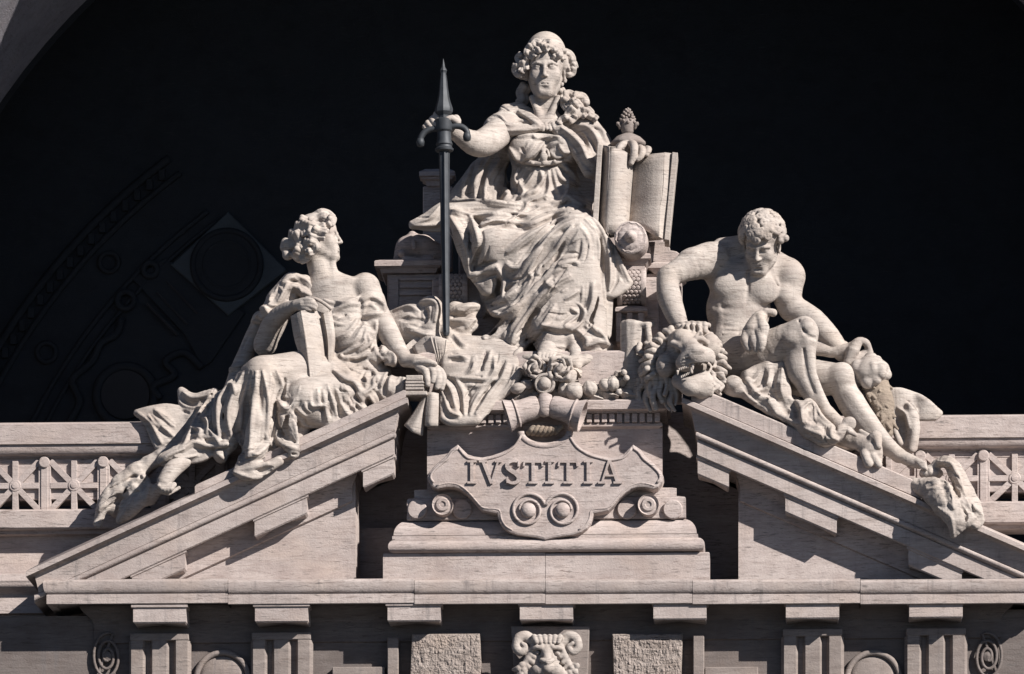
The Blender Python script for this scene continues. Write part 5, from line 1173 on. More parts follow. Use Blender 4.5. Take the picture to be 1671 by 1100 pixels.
S.pchain([(605, 620, .85), (560, 640, .45), (498, 652, .12)], (.34, .34, .34), .1); S.pchain([(500, 665, .2), (540, 685, .25), (590, 680, .3)], (.25, .2, .15), .1); S.pchain([(600, 640, .5), (640, 635, .4), (672, 630, .4)], (.30, .22, .14), .1)
S.pchain([(462, 640, .1), (470, 690, -.06), (478, 738, -.10)], (.16, .15, .11), .05); S.pchain([(470, 600, .3), (478, 620, .15), (490, 630, .1)], (.12, .12, .1), .04)
S.pchain([(440, 640, .25), (455, 700, .25), (440, 740, .2)], (.2, .2, .15), .08); S.pchain([(490, 690, .4), (480, 720, .4)], .2, .1); S.pchain([(604, 590, .62), (622, 575, .6), (640, 590, .5)], (.14, .12, .1), .06); S.pchain([(370, 660, .6), (340, 700, .6), (310, 730, .5)], (.25, .25, .2), .1); S.pchain([(350, 700, 1.0), (300, 735, 1.1)], (.25, .15), .1)
S.sheet([[(296, 638, 1.55), (299, 670, 1.5), (305, 705, 1.4)], [(316, 648, 1.5), (320, 680, 1.4), (328, 712, 1.3)], [(350, 640, 1.4), (350, 675, 1.3), (352, 705, 1.2)]], .07)
S.sheet([[(224, 674, 1.48), (240, 692, 1.45), (258, 730, 1.35)], [(246, 668, 1.42), (260, 690, 1.38), (272, 738, 1.3)], [(272, 664, 1.45), (282, 692, 1.4), (292, 738, 1.3)], [(298, 668, 1.5), (304, 700, 1.4), (312, 735, 1.3)]], .06)
S.folds(Z4, [('d', .105, [(778, 190), (735, 330), (700, 470), (672, 570), (665, 650)]), ('d', .07, [(575, 330), (565, 430), (552, 540)]), ('d', .06, [(965, 160), (935, 270), (897, 340), (882, 480)]), ('d', .07, [(985, 380), (960, 470), (965, 560)]), ('h', .06, [(780, 110), (770, 250), (750, 450), (730, 640)]), ('g', .09, [(745, 220), (720, 340), (690, 470), (650, 540)]), ('f', .06, [(820, 100), (850, 250), (850, 420), (840, 560)]), ('f', .05, [(910, 100), (940, 200), (900, 330), (880, 480), (880, 540)]), ('g', .06, [(960, 150), (930, 260), (895, 330), (880, 470)]),
  ('h', .055, [(690, 120), (640, 230), (600, 360), (610, 500), (640, 540)]), ('g', .07, [(575, 320), (565, 420), (560, 540)]), ('f', .055, [(620, 160), (540, 280), (530, 420), (540, 530)]), ('f', .05, [(500, 240), (420, 360), (350, 500), (310, 590)]), ('f', .045, [(600, 180), (630, 190), (640, 240)]), ('g', .05, [(640, 450), (620, 500), (640, 530)]), ('h', .045, [(590, 570), (480, 580), (380, 560), (310, 595)]), ('g', .05, [(600, 590), (480, 605), (380, 590)]), ('h', .045, [(510, 620), (420, 670), (290, 700), (220, 720)]),
  ('h', .05, [(310, 600), (220, 640), (150, 700)]), ('g', .045, [(300, 640), (240, 670), (190, 690)]), ('f', .04, [(400, 640), (330, 650), (260, 650)]), ('g', .05, [(180, 660), (170, 700)]), ('h', .05, [(520, 620), (590, 680), (630, 720)]), ('g', .07, [(650, 580), (680, 620), (690, 680)]), ('h', .05, [(730, 650), (800, 620), (880, 540)]), ('h', .045, [(640, 745), (750, 715), (850, 690)]), ('h', .05, [(640, 750), (750, 780), (880, 775), (945, 755)]), ('g', .06, [(700, 735), (800, 740), (880, 720)]),
  ('h', .05, [(920, 290), (960, 340), (1000, 330), (1030, 280)]), ('g', .06, [(985, 370), (960, 460), (970, 550)]), ('h', .05, [(895, 470), (940, 560), (1050, 605)]), ('f', .05, [(1010, 370), (1030, 480), (1045, 580)]), ('f', .045, [(430, 400), (470, 420), (460, 500)]), ('f', .04, [(360, 460), (420, 480), (400, 540)]), ('f', .045, [(480, 300), (460, 360)]), ('h', .04, [(600, 95), (640, 75), (690, 60)]),
  ('f', .045, [(20, 370), (100, 430), (170, 560)]), ('f', .04, [(130, 350), (200, 400), (250, 450)]), ('f', .04, [(90, 390), (180, 460), (250, 520)]), ('g', .04, [(60, 400), (150, 520)]), ('h', .05, [(310, 235), (360, 270), (430, 265), (490, 240)]), ('g', .05, [(320, 300), (380, 320)]), ('f', .05, [(480, 480), (540, 560)]), ('g', .06, [(440, 440), (500, 470), (520, 540)])])
S.folds(Z5, [('h', .045, [(575, 245), (680, 320), (760, 350), (830, 450), (900, 470)]), ('g', .05, [(570, 265), (670, 340), (740, 370), (800, 450)]), ('f', .045, [(700, 60), (640, 110), (700, 150)]), ('h', .045, [(700, 130), (800, 120), (890, 80)]), ('g', .05, [(720, 140), (800, 140), (870, 105)]), ('f', .05, [(800, 200), (880, 200), (950, 260), (980, 310)]), ('g', .05, [(880, 150), (950, 220), (980, 290)]), ('h', .045, [(990, 280), (930, 330), (930, 400), (850, 450)]), ('f', .045, [(820, 310), (870, 320), (860, 390)]), ('g', .05, [(950, 330), (930, 410)]),
  ('f', .045, [(1130, 240), (1080, 330), (1060, 470)]), ('g', .05, [(1030, 340), (1050, 430), (1060, 490)]), ('f', .045, [(1190, 230), (1200, 330), (1190, 450)]), ('f', .04, [(1100, 240), (1040, 280), (1000, 380)]), ('h', .05, [(520, 380), (550, 500), (600, 640)]), ('g', .05, [(540, 390), (580, 490), (600, 590)]), ('f', .045, [(480, 430), (500, 560), (520, 690)]), ('g', .05, [(480, 500), (490, 640)]), ('f', .045, [(430, 420), (440, 540), (490, 560)]), ('f', .035, [(250, 590), (320, 650)]), ('f', .035, [(370, 520), (380, 560), (440, 560)]),
  ('h', .05, [(640, 540), (700, 640), (780, 680)]), ('g', .06, [(620, 560), (640, 660)]), ('f', .045, [(700, 520), (760, 600), (860, 680)]), ('g', .05, [(820, 620), (870, 680)]), ('h', .05, [(790, 450), (830, 500), (820, 560), (880, 660)]), ('f', .045, [(900, 480), (950, 560), (930, 640)]), ('g', .055, [(850, 480), (900, 530), (920, 590)]), ('f', .04, [(720, 530), (800, 545)]), ('f', .05, [(250, 650), (320, 740), (480, 740), (640, 690)]), ('g', .05, [(260, 720), (400, 760), (560, 740)]), ('f', .035, [(650, 400), (700, 430), (690, 500)])], crisp=.5, seed=4)
S.folds(Z3, [('f', .045, [(310, 260), (350, 290), (330, 370)]), ('h', .045, [(320, 280), (400, 250), (480, 300), (490, 350)]), ('f', .045, [(330, 400), (400, 380), (470, 370)]), ('f', .045, [(340, 440), (360, 510), (420, 520)]), ('f', .04, [(430, 440), (430, 510)]), ('f', .035, [(110, 360), (200, 310), (300, 300)]), ('f', .035, [(120, 400), (200, 420), (280, 390)]), ('f', .035, [(240, 400), (220, 430), (130, 460)]),
  ('f', .035, [(120, 560), (230, 500), (300, 400)]), ('f', .035, [(150, 640), (270, 570), (330, 470)]), ('f', .035, [(200, 670), (320, 600), (350, 520)]), ('f', .035, [(300, 660), (380, 600), (370, 540)]), ('h', .045, [(420, 640), (470, 570), (530, 610), (585, 670)]), ('g', .05, [(430, 600), (450, 640)]), ('f', .04, [(480, 660), (560, 680), (570, 750)]), ('f', .035, [(0, 240), (60, 280), (130, 300)]), ('f', .035, [(60, 255), (180, 290), (300, 250)])], crisp=.5, seed=5)
S.folds(Z2, [('h', .045, [(490, 130), (540, 130), (500, 220), (450, 300)]), ('h', .045, [(560, 170), (600, 150), (690, 200), (800, 250)]), ('g', .05, [(570, 190), (590, 240), (550, 280)]), ('f', .045, [(500, 110), (600, 70), (680, 130)]), ('g', .05, [(540, 110), (640, 100), (680, 170)]), ('f', .04, [(640, 60), (720, 100), (770, 170)]), ('f', .04, [(400, 230), (380, 310), (440, 320)]), ('h', .04, [(300, 350), (340, 340), (370, 390)]), ('h', .04, [(250, 430), (300, 410), (330, 450)]), ('f', .045, [(180, 480), (250, 450), (330, 480)]), ('f', .045, [(160, 540), (100, 640), (50, 740)])])
S.rough(.004, 8, 7); S.build('robe', M_STAT, WM)
# bare foot at the far left
Q = Sculpt(*bounds(245, 735, 310, 815, -.4, .5), .0125)
Q.pchain([(298, 752, .15), (280, 768, .02), (268, 786, -.06), (264, 794, -.08)], (.14, .14, .12, .07), .05, sm=3)
for i, (x, y) in enumerate(((260, 795), (264, 799), (269, 801), (274, 801), (279, 800))): Q.pchain([(x+5, y-9, -.1), (x, y-2, -.14), (x-1, y+2, -.11)], (.045, .042, .032), .012)
Q.pchain([(262, 803, -.06), (275, 806, -.02), (292, 796, .05)], .03, .015)
Q.build('foot', M_STAT, WM)
# rough drapery end lying down the cornice at the far left
dr = thing('cloth_end', 'rough shaded end of drapery trailing down the left raking cornice to its corner', 'drapery', P(215, 845, .3))
Q = Sculpt(*bounds(145, 695, 305, 875, .2, 1.75), .0135)
Q.pchain([(275, 742, 1.10), (230, 762, 1.10), (192, 790, 1.10), (166, 830, 1.10), (160, 852, 1.10)], (.12, .13, .13, .11, .08), .08, sm=3); Q.pchain([(285, 765, 1.05), (262, 795, 1.00), (248, 815, 0.95)], (.10, .09, .08), .05); Q.pchain([(235, 790, 1.00), (212, 812, 0.95), (200, 838, 0.95)], (.14, .14, .08), .08); Q.pchain([(255, 800, 0.90), (215, 832, 0.87), (195, 848, 0.87)], (.13, .1, .06), .06); Q.pchain([(225, 800, 1.25), (190, 830, 1.25)], (.15, .15), .1)
Q.folds(ZM(0, 660, 4.584), [('h', .045, [(1100, 530), (960, 600), (820, 690), (740, 790)]), ('g', .06, [(1060, 650), (940, 680), (820, 760)]), ('f', .05, [(1150, 530), (1120, 620), (1100, 700)]), ('f', .05, [(990, 720), (940, 800), (900, 850)]), ('g', .05, [(900, 730), (880, 800)])])
Q.rough(.018, 12, 9); Q.build('cloth', M_STAT, dr)
# her upright open book
wb = thing('open_book', 'open stone book held upright on the lap of the left seated woman', 'book', P(515, 618, .3))
obj('cover', loft([[(474, 516, .30), (482, 560, .28), (504, 619, .22)], [(482, 512, .20), (492, 560, .16), (506, 621, .16)], [(491, 507, .14), (499, 560, .10), (507, 621, .10)]], .06, 4), M_STAT, wb, label='shaded left cover')
obj('page_block', loft([[(491, 507, .14), (500, 560, .10), (507, 621, .10)], [(502, 506, .20), (511, 556, .16), (517, 612, .16)], [(513, 506, .28), (522, 552, .24), (527, 602, .24)]], .18, 4), M_STAT, wb, label='lit edge of the page block')
obj('inner_page', loft([[(513, 507, .30), (522, 552, .28), (527, 600, .28)], [(521, 508, .45), (530, 552, .44), (535, 597, .44)], [(529, 512, .40), (536, 552, .38), (538, 597, .38)]], .05, 4), M_STAT, wb)
obj('cover', loft([[(528, 512, .34), (535, 555, .32), (536, 598, .34)], [(536, 508, .36), (543, 548, .34), (541, 590, .36)], [(541, 506, .44), (547, 548, .42), (545, 580, .44)]], .06, 4), M_STAT, wb, label='right cover')
obj('top_edge', tube(crom([P(498, 486, .45), P(515, 488, .34), P(530, 496, .33), P(541, 505, .38)], 5), .03, 8), M_STAT, wb, True)
# fanned book behind her lowered hand, closed book beneath it
fb = thing('fanned_book', 'half open stone book with fanned leaves behind the lowered hand of the left woman', 'book', P(705, 605, .5))
obj('leaf_fan', loft([[(672, 566, .62), (684, 588, .52)], [(690, 551, .55), (706, 590, .48)], [(700, 548, .48), (714, 590, .44)], [(714, 549, .42), (722, 600, .38)], [(728, 553, .40), (724, 602, .36)], [(738, 557, .42), (726, 600, .40)]], .12, 4), M_STAT, fb, True)
obj('cover', loft([[(660, 566, .66), (664, 580, .62), (672, 592, .56)], [(676, 553, .72), (684, 568, .68), (700, 585, .6)], [(700, 546, .72), (706, 560, .66), (716, 585, .58)]], .06, 4), M_STAT, fb)
for k in range(5): obj('leaf', tube([P(703+k*6.5, 549.5+k*1.3, .46-.015*k), P(716+k*2, 596, .41-.01*k)], .014, 6), M_STAT, fb, True)
cb = thing('closed_book', 'small closed stone book under the hand of the left woman at the cornice end', 'book', P(680, 645, .1))
obj('page_block', boxp(661, 621, 692, 638, .06, .5, .01), M_STAT, cb); obj('cover', boxp(658, 638, 697, 645, .0, .55, .012), M_STAT, cb); obj('cover', boxp(662, 612, 690, 621, .05, .5, .012), M_STAT, cb)
for k in range(3): obj('leaf', boxp(662, 623.5+k*5, 692, 625.5+k*5, .045, .12, .003), M_STAT, cb)
# ribbon falling from the hand
rb = thing('ribbon', 'two stone ribbon ends hanging from the woman hand into the gap beside the pedestal', 'ribbon', P(690, 700, .1))
obj('ribbon_end', loft([[(697, 640, .12), (694, 665, .06), (693, 695, .04)], [(706, 640, .06), (704, 665, .0), (702, 695, -.02)], [(716, 642, .12), (716, 665, .06), (715, 695, .04)]], .06, 5), M_STAT, rb, True)
obj('ribbon_end', loft([[(694, 640, .2), (676, 670, .16), (659, 694, .14)], [(697, 645, .12), (684, 678, .05), (672, 704, .02)], [(700, 650, .2), (694, 680, .14), (690, 711, .12)]], .05, 5), M_STAT, rb, True)
# plinth
pl = obj('plinth', join(rake([(-14, 1.5), (-14, -.02), (-12, -.05), (-1, -.05), (0, -.03)], 662, 649, 318, 806, 1.6, -.05, 1)), M_CORN, WM)
# ================================================================ seated man (right) with the lion skin
MN = thing('seated_man_statue', 'muscular curly haired nude stone man seated on the right raking cornice looking down', 'statue', P(1300, 720, .6))
Y1, Y2, Y3, Y4 = ZM(1180, 320, 7.857), ZM(1010, 310, 3.667), ZM(1180, 490, 3.929), ZM(1030, 500, 6.11)
B = Sculpt(*bounds(1062, 330, 1520, 785, -.4, 1.75), .0125)
B.pell(1222, 452, 1.02, (.72, .38, .36), k=.05); B.pell(1205, 505, 1.0, (.53, .36, .55), k=.15); B.pell(1200, 560, .95, (.46, .38, .40), k=.15); B.pell(1195, 590, .95, (.50, .45, .32), k=.1)
B.pchain([(1238, 418, .78), (1234, 440, .95)], (.20, .27), .10); B.pchain([(1215, 405, .98), (1180, 410, 1.05)], (.22, .22), .12); B.pchain([(1262, 425, .98), (1284, 440, 1.0)], (.18, .2), .12)
B.pell(1193, 467, .72, (.31, .14, .24), k=.08); B.pell(1246, 472, .74, (.27, .14, .25), k=.08)
B.pchain([(1221, 445, .66), (1219, 495, .62)], (.025, .03), .04, 's'); B.pchain([(1168, 500, .76), (1192, 503, .63), (1222, 500, .58), (1250, 506, .64)], (.022, .026, .026, .022), .08, 's', sm=3)
for y in (515, 531, 548): B.pchain([(1180, y, .66), (1208, y+2, .585), (1235, y, .64)], .02, .045, 's', sm=3)
B.pchain([(1209, 502, .60), (1204, 575, .58)], (.018, .018), .05, 's'); B.pchain([(1160, 560, .75), (1180, 578, .62), (1205, 585, .55)], .025, .05, 's', sm=3); B.pell(1201, 562, .57, .03, k=.03, op='s')
for i in range(4): B.pchain([(1160+i*2, 494+i*9, .86), (1174+i*2, 501+i*9, .76)], (.035, .03), .06)
for y in (524, 540): B.pchain([(1182, y, .62), (1232, y+1, .60)], .014, .04, 's')
B.pchain([(1152, 470, .78), (1170, 452, .62), (1180, 440, .60)], .022, .05, 's', sm=3); B.pchain([(1268, 466, .72), (1262, 450, .66), (1258, 436, .68)], .022, .05, 's', sm=3); B.pchain([(1160, 520, .82), (1164, 548, .78), (1176, 572, .70)], .03, .06, 's', sm=3); B.pchain([(1246, 515, .75), (1240, 545, .70), (1228, 570, .66)], .03, .06, 's', sm=3)
# left arm (picture left), hand on the lion head
B.pchain([(1163, 427, .92), (1135, 430, .74), (1094, 449, .50)], (.30, .265, .175), .06, sm=4); B.pell(1160, 420, .85, (.27, .25, .24), k=.08); B.pell(1128, 420, .66, (.19, .15, .13), k=.08)
B.pchain([(1088, 452, .50), (1092, 484, .42), (1103, 515, .32), (1112, 533, .25)], (.17, .20, .165, .12), .05, sm=4)
for k in range(5):
    x = 1112+k*9; B.pchain([(1110+k*3, 534, .2), (x-1, 529-abs(k-2)*-.8, .08), (x+2, 531, -.02), (x+3, 541, -.08)], (.07, .058, .052, .042), .015, sm=2)
B.pchain([(1130, 534, .15), (1146, 530, .12), (1156, 531, .12)], (.06, .055, .045), .02, sm=2)
# right arm going back to the cloth
B.pell(1289, 450, .95, (.25, .26, .26), k=.08); B.pchain([(1287, 455, .98), (1285, 487, .95), (1292, 505, 1.0)], (.25, .23, .20), .06); B.pchain([(1290, 500, 1.0), (1325, 524, .95), (1352, 550, .85), (1374, 576, .75)], (.21, .22, .19, .14), .05, sm=3); B.pell(1280, 480, .80, (.13, .12, .17), k=.06)
# legs
B.pchain([(1195, 588, .85), (1250, 575, .50), (1300, 547, .16)], (.38, .35, .25), .08, sm=3); B.pell(1313, 538, .10, (.20, .20, .22), k=.08)
B.pchain([(1315, 545, .12), (1307, 590, .22), (1321, 635, .20), (1350, 676, .12)], (.21, .245, .175, .10), .06, sm=4); B.pchain([(1318, 550, .02), (1326, 610, .06), (1350, 672, .07)], (.08, .06, .05), .1); B.pell(1299, 597, .2, (.18, .2, .28), k=.08)
B.pell(1318, 530, -.08, (.09, .06, .10), k=.06); B.pchain([(1304, 524, -.02), (1316, 546, -.11), (1330, 552, -.02)], .012, .05, 's', sm=3); B.pchain([(1228, 592, .42), (1262, 577, .22), (1292, 560, .06)], .025, .07, 's', sm=3); B.pchain([(1312, 570, -.02), (1316, 610, .0), (1328, 640, .02)], .012, .05, 's', sm=3); B.pell(1292, 552, .02, (.14, .10, .11), k=.07)
B.pchain([(1352, 676, .14), (1366, 690, .02), (1380, 700, -.08), (1388, 704, -.1)], (.12, .12, .09, .05), .05, sm=3)
for k in range(4): B.pchain([(1378+k*3, 698+k*2, -.08), (1386+k*3.2, 705+k*1.5, -.16)], (.045, .035), .012)
B.pchain([(1250, 610, .9), (1330, 618, .75), (1372, 618, .52)], (.34, .31, .24), .08); B.pell(1374, 612, .42, (.19, .17, .20), k=.08)
B.pchain([(1372, 622, .52), (1388, 655, .52), (1412, 690, .46), (1440, 722, .40), (1466, 742, .34)], (.22, .225, .21, .165, .11), .06, sm=3); B.pchain([(1385, 640, .36), (1425, 695, .30), (1462, 738, .28)], (.07, .06, .05), .07)
B.pchain([(1466, 742, .34), (1484, 751, .26), (1500, 757, .20), (1508, 758, .18)], (.10, .105, .085, .05), .05, sm=3); B.pell(1466, 745, .4, .1, k=.05)
for k in range(5): B.pchain([(1496+k*2, 752+k*2.6, .16-.02*k), (1508+k*1.0, 756+k*2.6, .10-.02*k)], (.045-.003*k, .036-.003*k), .012)
HM = .86; RM = rot(-16, -34, 6); cM = P(1243, 398, .60); MW = head(B, cM, HM, RM, True)
B.build('body', M_STAT, MN)
G = Sculpt(*bounds(1198, 325, 1300, 405, .0, 1.3), .0115)
G.ell(MW(0, .07, .20), np.array((.36, .43, .36))*HM, RM, .0); G.ell(MW(0, .25, -.02), np.array((.32, .26, .28))*HM, RM, .06); G.ell(MW(0, -.40, -.12), np.array((.29, .34, .32))*HM, RM, .02, 's')
r2 = np.random.default_rng(5); n = 54
for i in range(n):
    z = 1-(i+.5)*1.28/n; a = i*2.39996; q = math.sqrt(max(1-z*z, 0)); p = np.array((q*math.cos(a), q*math.sin(a), z))
    if p[1] < -.55 and p[2] < .12: continue
    base = np.array((p[0]*.385, .07+p[1]*.44, .19+p[2]*.385)); rr = r2.uniform(.078, .105)*HM
    t1 = np.cross(p, (0, 0, 1.0)); t1 /= np.linalg.norm(t1)+1e-6; t2 = np.cross(p, t1); m = 10; ph = r2.uniform(0, 6); pts = []
    for j in range(m): b = ph+j*.95; e = .145*(1-.88*j/m); pts.append(MW(*(base+t1*math.cos(b)*e*.6+t2*math.sin(b)*e*.6+p*(.018+.03*j/m))))
    G.chain(pts, np.linspace(rr*.50, rr*.40, m), .008)
for x, y in ((270, 440), (250, 470), (440, 480), (480, 495), (560, 440), (610, 430), (700, 460), (740, 520), (740, 570), (800, 540)): G.pell(*Y1(x, y), .19 if 400 < x < 650 else .42, .06, k=.02)
G.build('hair', M_STAT, MN)
pl = obj('plinth', join(rake([(-27, 1.5), (-27, -.02), (-25, -.05), (-1, -.05), (0, -.03)], 1128, 654, 1503, 815, 1.6, -.05, -1, False)), M_CORN, MN)
# ---------------------------------------------------------------- lion head
LN = thing('lion_carving', 'stone lion head with bared teeth and heavy mane under the seated man hand', 'lion head', P(1120, 660, .1))
L = Sculpt(*bounds(1030, 525, 1200, 690, -.85, .9), .0115)
L.pell(1122, 585, .25, (.42, .42, .44), k=.0); L.pell(1118, 556, -.02, (.28, .22, .20), k=.1); L.pchain([(1112, 552, -.22), (1124, 565, -.34), (1136, 574, -.46)], (.15, .15, .14), .06); L.pell(1136, 583, -.40, (.26, .19, .17), k=.08)
L.pell(1118, 592, -.34, (.16, .17, .14), k=.07); L.pell(1152, 582, -.34, (.15, .17, .14), k=.07); L.pell(1086, 597, -.05, (.16, .18, .19), k=.1); L.pell(1160, 565, -.06, (.16, .2, .2), k=.08)
L.pchain([(1108, 622, -.12), (1126, 629, -.26), (1148, 616, -.18)], (.12, .14, .11), .07, sm=3); L.pell(1126, 633, -.28, (.155, .14, .125), k=.06); L.pell(1145, 630, -.1, (.2, .2, .2), k=.1)
L.pchain([(1098, 612, -.36), (1116, 611, -.46), (1134, 602, -.46), (1152, 593, -.38)], (.065, .085, .098, .085), .03, 's', sm=4); L.pchain([(1136, 596, -.36), (1152, 592, -.30)], (.10, .09), .04, 's')
L.pchain([(1102, 568, -.30), (1112, 571, -.36)], (.05, .04), .04, 's'); L.pell(1107, 570, -.26, .055, k=.01); L.pchain([(1098, 560, -.30), (1110, 565, -.38), (1116, 571, -.38)], (.05, .06, .04), .03, sm=3); L.pchain([(1095, 575, -.24), (1104, 580, -.34), (1110, 590, -.38)], .03, .03, 's', sm=3)
L.pchain([(1138, 558, -.30), (1148, 561, -.28)], (.05, .04), .04, 's'); L.pell(1143, 561, -.26, .05, k=.01); L.pchain([(1136, 552, -.34), (1146, 553, -.32), (1154, 560, -.24)], (.05, .05, .04), .03, sm=3); L.pell(1140, 572, -.58, (.10, .05, .06), k=.03)
for a in range(3): L.pchain([(1112+a*6, 586+a*-2, -.52), (1124+a*6, 592-a*3, -.56)], .012, .02, 's')
L.pchain([(1122, 634, -.50), (1130, 638, -.48), (1136, 634, -.46)], (.03, .04, .03), .03, 's', sm=3)
r3 = np.random.default_rng(11)
def lock(pts, r, y, sw=.03):
    for q in range(3):
        o = (q-1)*r*95; p_ = [(*Y4(a+o+r3.uniform(-6, 6), b+o*.35+r3.uniform(-6, 6)), y-(.035 if q == 1 else 0)+sw*math.sin(i*2.1)) for i, (a, b) in enumerate(pts)]
        L.pchain(p_, np.linspace(r*.58, r*.34, len(pts)), .010, sm=3)
for pts, r, y in (([(480, 230), (440, 260), (400, 300), (350, 330)], .07, .0), ([(520, 200), (480, 260), (500, 300)], .06, -.1), ([(560, 190), (570, 250), (540, 300)], .06, -.14), ([(620, 180), (620, 240), (600, 290)], .06, -.14), ([(670, 190), (680, 250), (650, 300)], .06, -.12), ([(710, 220), (750, 270), (740, 320), (790, 370)], .07, -.02), ([(700, 270), (690, 310), (740, 340)], .05, -.12), ([(370, 260), (330, 310), (340, 370), (300, 420)], .075, .08), ([(290, 330), (270, 390), (230, 440), (250, 500)], .08, .15), ([(330, 400), (290, 460), (300, 520)], .07, .05),
   ([(810, 390), (850, 400), (860, 450), (830, 500)], .075, .0), ([(840, 400), (880, 460), (860, 520), (800, 480)], .07, .05), ([(800, 500), (830, 550), (820, 610)], .07, -.02), ([(760, 560), (800, 600), (780, 650)], .05, -.12), ([(840, 620), (890, 650), (880, 700), (910, 740), (940, 760)], .075, .05), ([(780, 640), (820, 690), (790, 750), (830, 790)], .07, -.05), ([(820, 760), (870, 800), (810, 840), (800, 890)], .07, -.02), ([(740, 660), (760, 730), (740, 790), (770, 880)], .06, -.08), ([(690, 700), (720, 780), (710, 870)], .06, -.12), ([(880, 760), (920, 790), (880, 840)], .06, .05),
   ([(210, 470), (170, 560), (190, 640), (140, 720), (150, 800)], .09, .2), ([(260, 500), (220, 600), (240, 700), (180, 800), (200, 900)], .10, .12), ([(160, 560), (110, 660), (130, 760), (70, 840), (90, 960)], .09, .25), ([(230, 700), (250, 800), (210, 900), (240, 1020)], .10, .08), ([(290, 640), (300, 760), (280, 860), (310, 950)], .09, .05), ([(340, 680), (360, 780), (330, 880)], .08, .0), ([(390, 740), (410, 850), (390, 950), (430, 1040)], .09, .05), ([(440, 800), (460, 900), (440, 980)], .07, .02), ([(180, 820), (150, 920), (190, 1030)], .09, .2), ([(80, 740), (50, 850), (60, 930)], .08, .3), ([(330, 880), (350, 980), (380, 1030)], .07, .1), ([(260, 420), (320, 480), (280, 560)], .07, .05)): lock(pts, r, y)
L.pell(1088, 630, .45, (.28, .22, .3), k=.05); L.pell(1165, 620, .3, (.2, .25, .35), k=.05)
for a in range(4): L.pchain([(1100+a*8, 548-a, -.18), (1106+a*7, 556-a, -.28), (1112+a*6, 562-a, -.34)], .014, .02, 's', sm=3)
for a in range(4): L.pchain([(1108+a*3, 586+a*4, -.50), (1122+a*3, 580+a*4, -.56)], .011, .02, 's')
for a in range(3): L.pchain([(1146+a*5, 574+a*5, -.42), (1156+a*3, 580+a*5, -.34)], .012, .02, 's')
for i in range(26):
    f = i/25; a0 = math.radians(200-250*f); x_, y_ = 1118+math.cos(a0)*52, 592-math.sin(a0)*50
    L.pchain([(x_, y_, .02), (x_+math.cos(a0)*8+3*(-1)**i, y_-math.sin(a0)*8, -.04), (x_+math.cos(a0)*14, y_-math.sin(a0)*14+4, .02), (x_+math.cos(a0)*18+4*(-1)**i, y_-math.sin(a0)*16+9, .1)], (.05, .05, .045, .025), .012, sm=3)
L.rough(.006, 11, 4); L.build('head', M_STAT, LN)
def tooth(a, b, r, h, up):
    r *= .8; h *= .8; q = P(*Y4(a, b), -.47); return obj('tooth', lathe([(r, 0), (r*.85, h*.4), (r*.5, h*.8), (.002, h)], q, (0, -.15, 1 if up else -1), 8), M_STAT, LN, True, center=True)
for k in range(6): tooth(478+k*18, 618-k*6, .022, .055, False); tooth(500+k*16, 716-k*8, .022, .055, True)
tooth(612, 560, .042, .17, False); tooth(600, 668, .038, .14, True); tooth(672, 540, .035, .09, False); tooth(462, 640, .03, .1, False)
# ---------------------------------------------------------------- lion skin: hide under the legs, paws
LS = thing('lion_skin', 'crumpled lion hide with paws spread under the legs of the seated man', 'hide', P(1310, 700, .3))
S = Sculpt(*bounds(1175, 495, 1420, 790, -.6, 1.3), .0135)
S.pchain([(1190, 632, .2), (1215, 640, .15), (1240, 655, .1), (1270, 672, .1), (1290, 685, .1)], (.12, .12, .15, .14, .1), .06, sm=3); S.pell(1197, 624, .1, .13, k=.05); S.pchain([(1225, 620, .35), (1255, 605, .35), (1275, 600, .3)], (.2, .2, .13), .08); S.pchain([(1240, 640, .3), (1270, 630, .25), (1278, 610, .25)], (.2, .18, .1), .08); S.pchain([(1270, 600, .3), (1278, 640, .2), (1270, 665, .15)], (.12, .13, .12), .06)
S.pchain([(1285, 660, .2), (1300, 690, .1), (1330, 700, .05), (1370, 712, .0)], (.12, .14, .2, .12), .08, sm=3); S.pchain([(1315, 665, .1), (1322, 690, -.05), (1345, 710, -.12)], (.12, .2, .17), .08); S.pchain([(1340, 705, -.1), (1360, 715, -.12), (1375, 702, -.1)], (.16, .13, .1), .06); S.pell(1384, 692, -.05, (.14, .12, .13), k=.05); S.pchain([(1265, 655, .5), (1330, 690, .6), (1380, 720, .6)], (.2, .25, .2), .1)
S.folds(Y3, [('h', .05, [(150, 520), (220, 600), (300, 640), (340, 720)]), ('g', .07, [(350, 640), (390, 680), (400, 740)]), ('h', .05, [(380, 430), (370, 540), (380, 620)]), ('f', .05, [(300, 450), (280, 540), (180, 580)]), ('f', .045, [(240, 460), (200, 520), (160, 520)]), ('h', .05, [(430, 640), (500, 680), (510, 780)]), ('h', .05, [(510, 690), (570, 660), (620, 740), (690, 800)]), ('g', .05, [(540, 760), (620, 800), (690, 860)]), ('h', .045, [(700, 800), (690, 870), (740, 900)]), ('f', .045, [(520, 820), (600, 850), (680, 890)]), ('f', .05, [(320, 700), (400, 760), (490, 790)]), ('g', .05, [(290, 560), (330, 600), (350, 570)])])
S.rough(.022, 9, 2); S.build('hide', M_STAT, LS)
def paw(name, palm, toes, label=None, rough=.01, y=0):
    q = np.array([P(*p[:3]) for p in palm]+[P(*t[-1][:3]) for t in toes]); Q = Sculpt(q.min(0)-.4, q.max(0)+.4, .0125)
    Q.pchain([p[:3] for p in palm], [p[3] for p in palm], .05, sm=3)
    for t in toes: Q.pchain([p[:3] for p in t], [p[3] for p in t], .018, sm=2)
    Q.rough(rough, 10, 1); return Q.build(name, M_STAT, LS, **({'label': label} if label else {}))
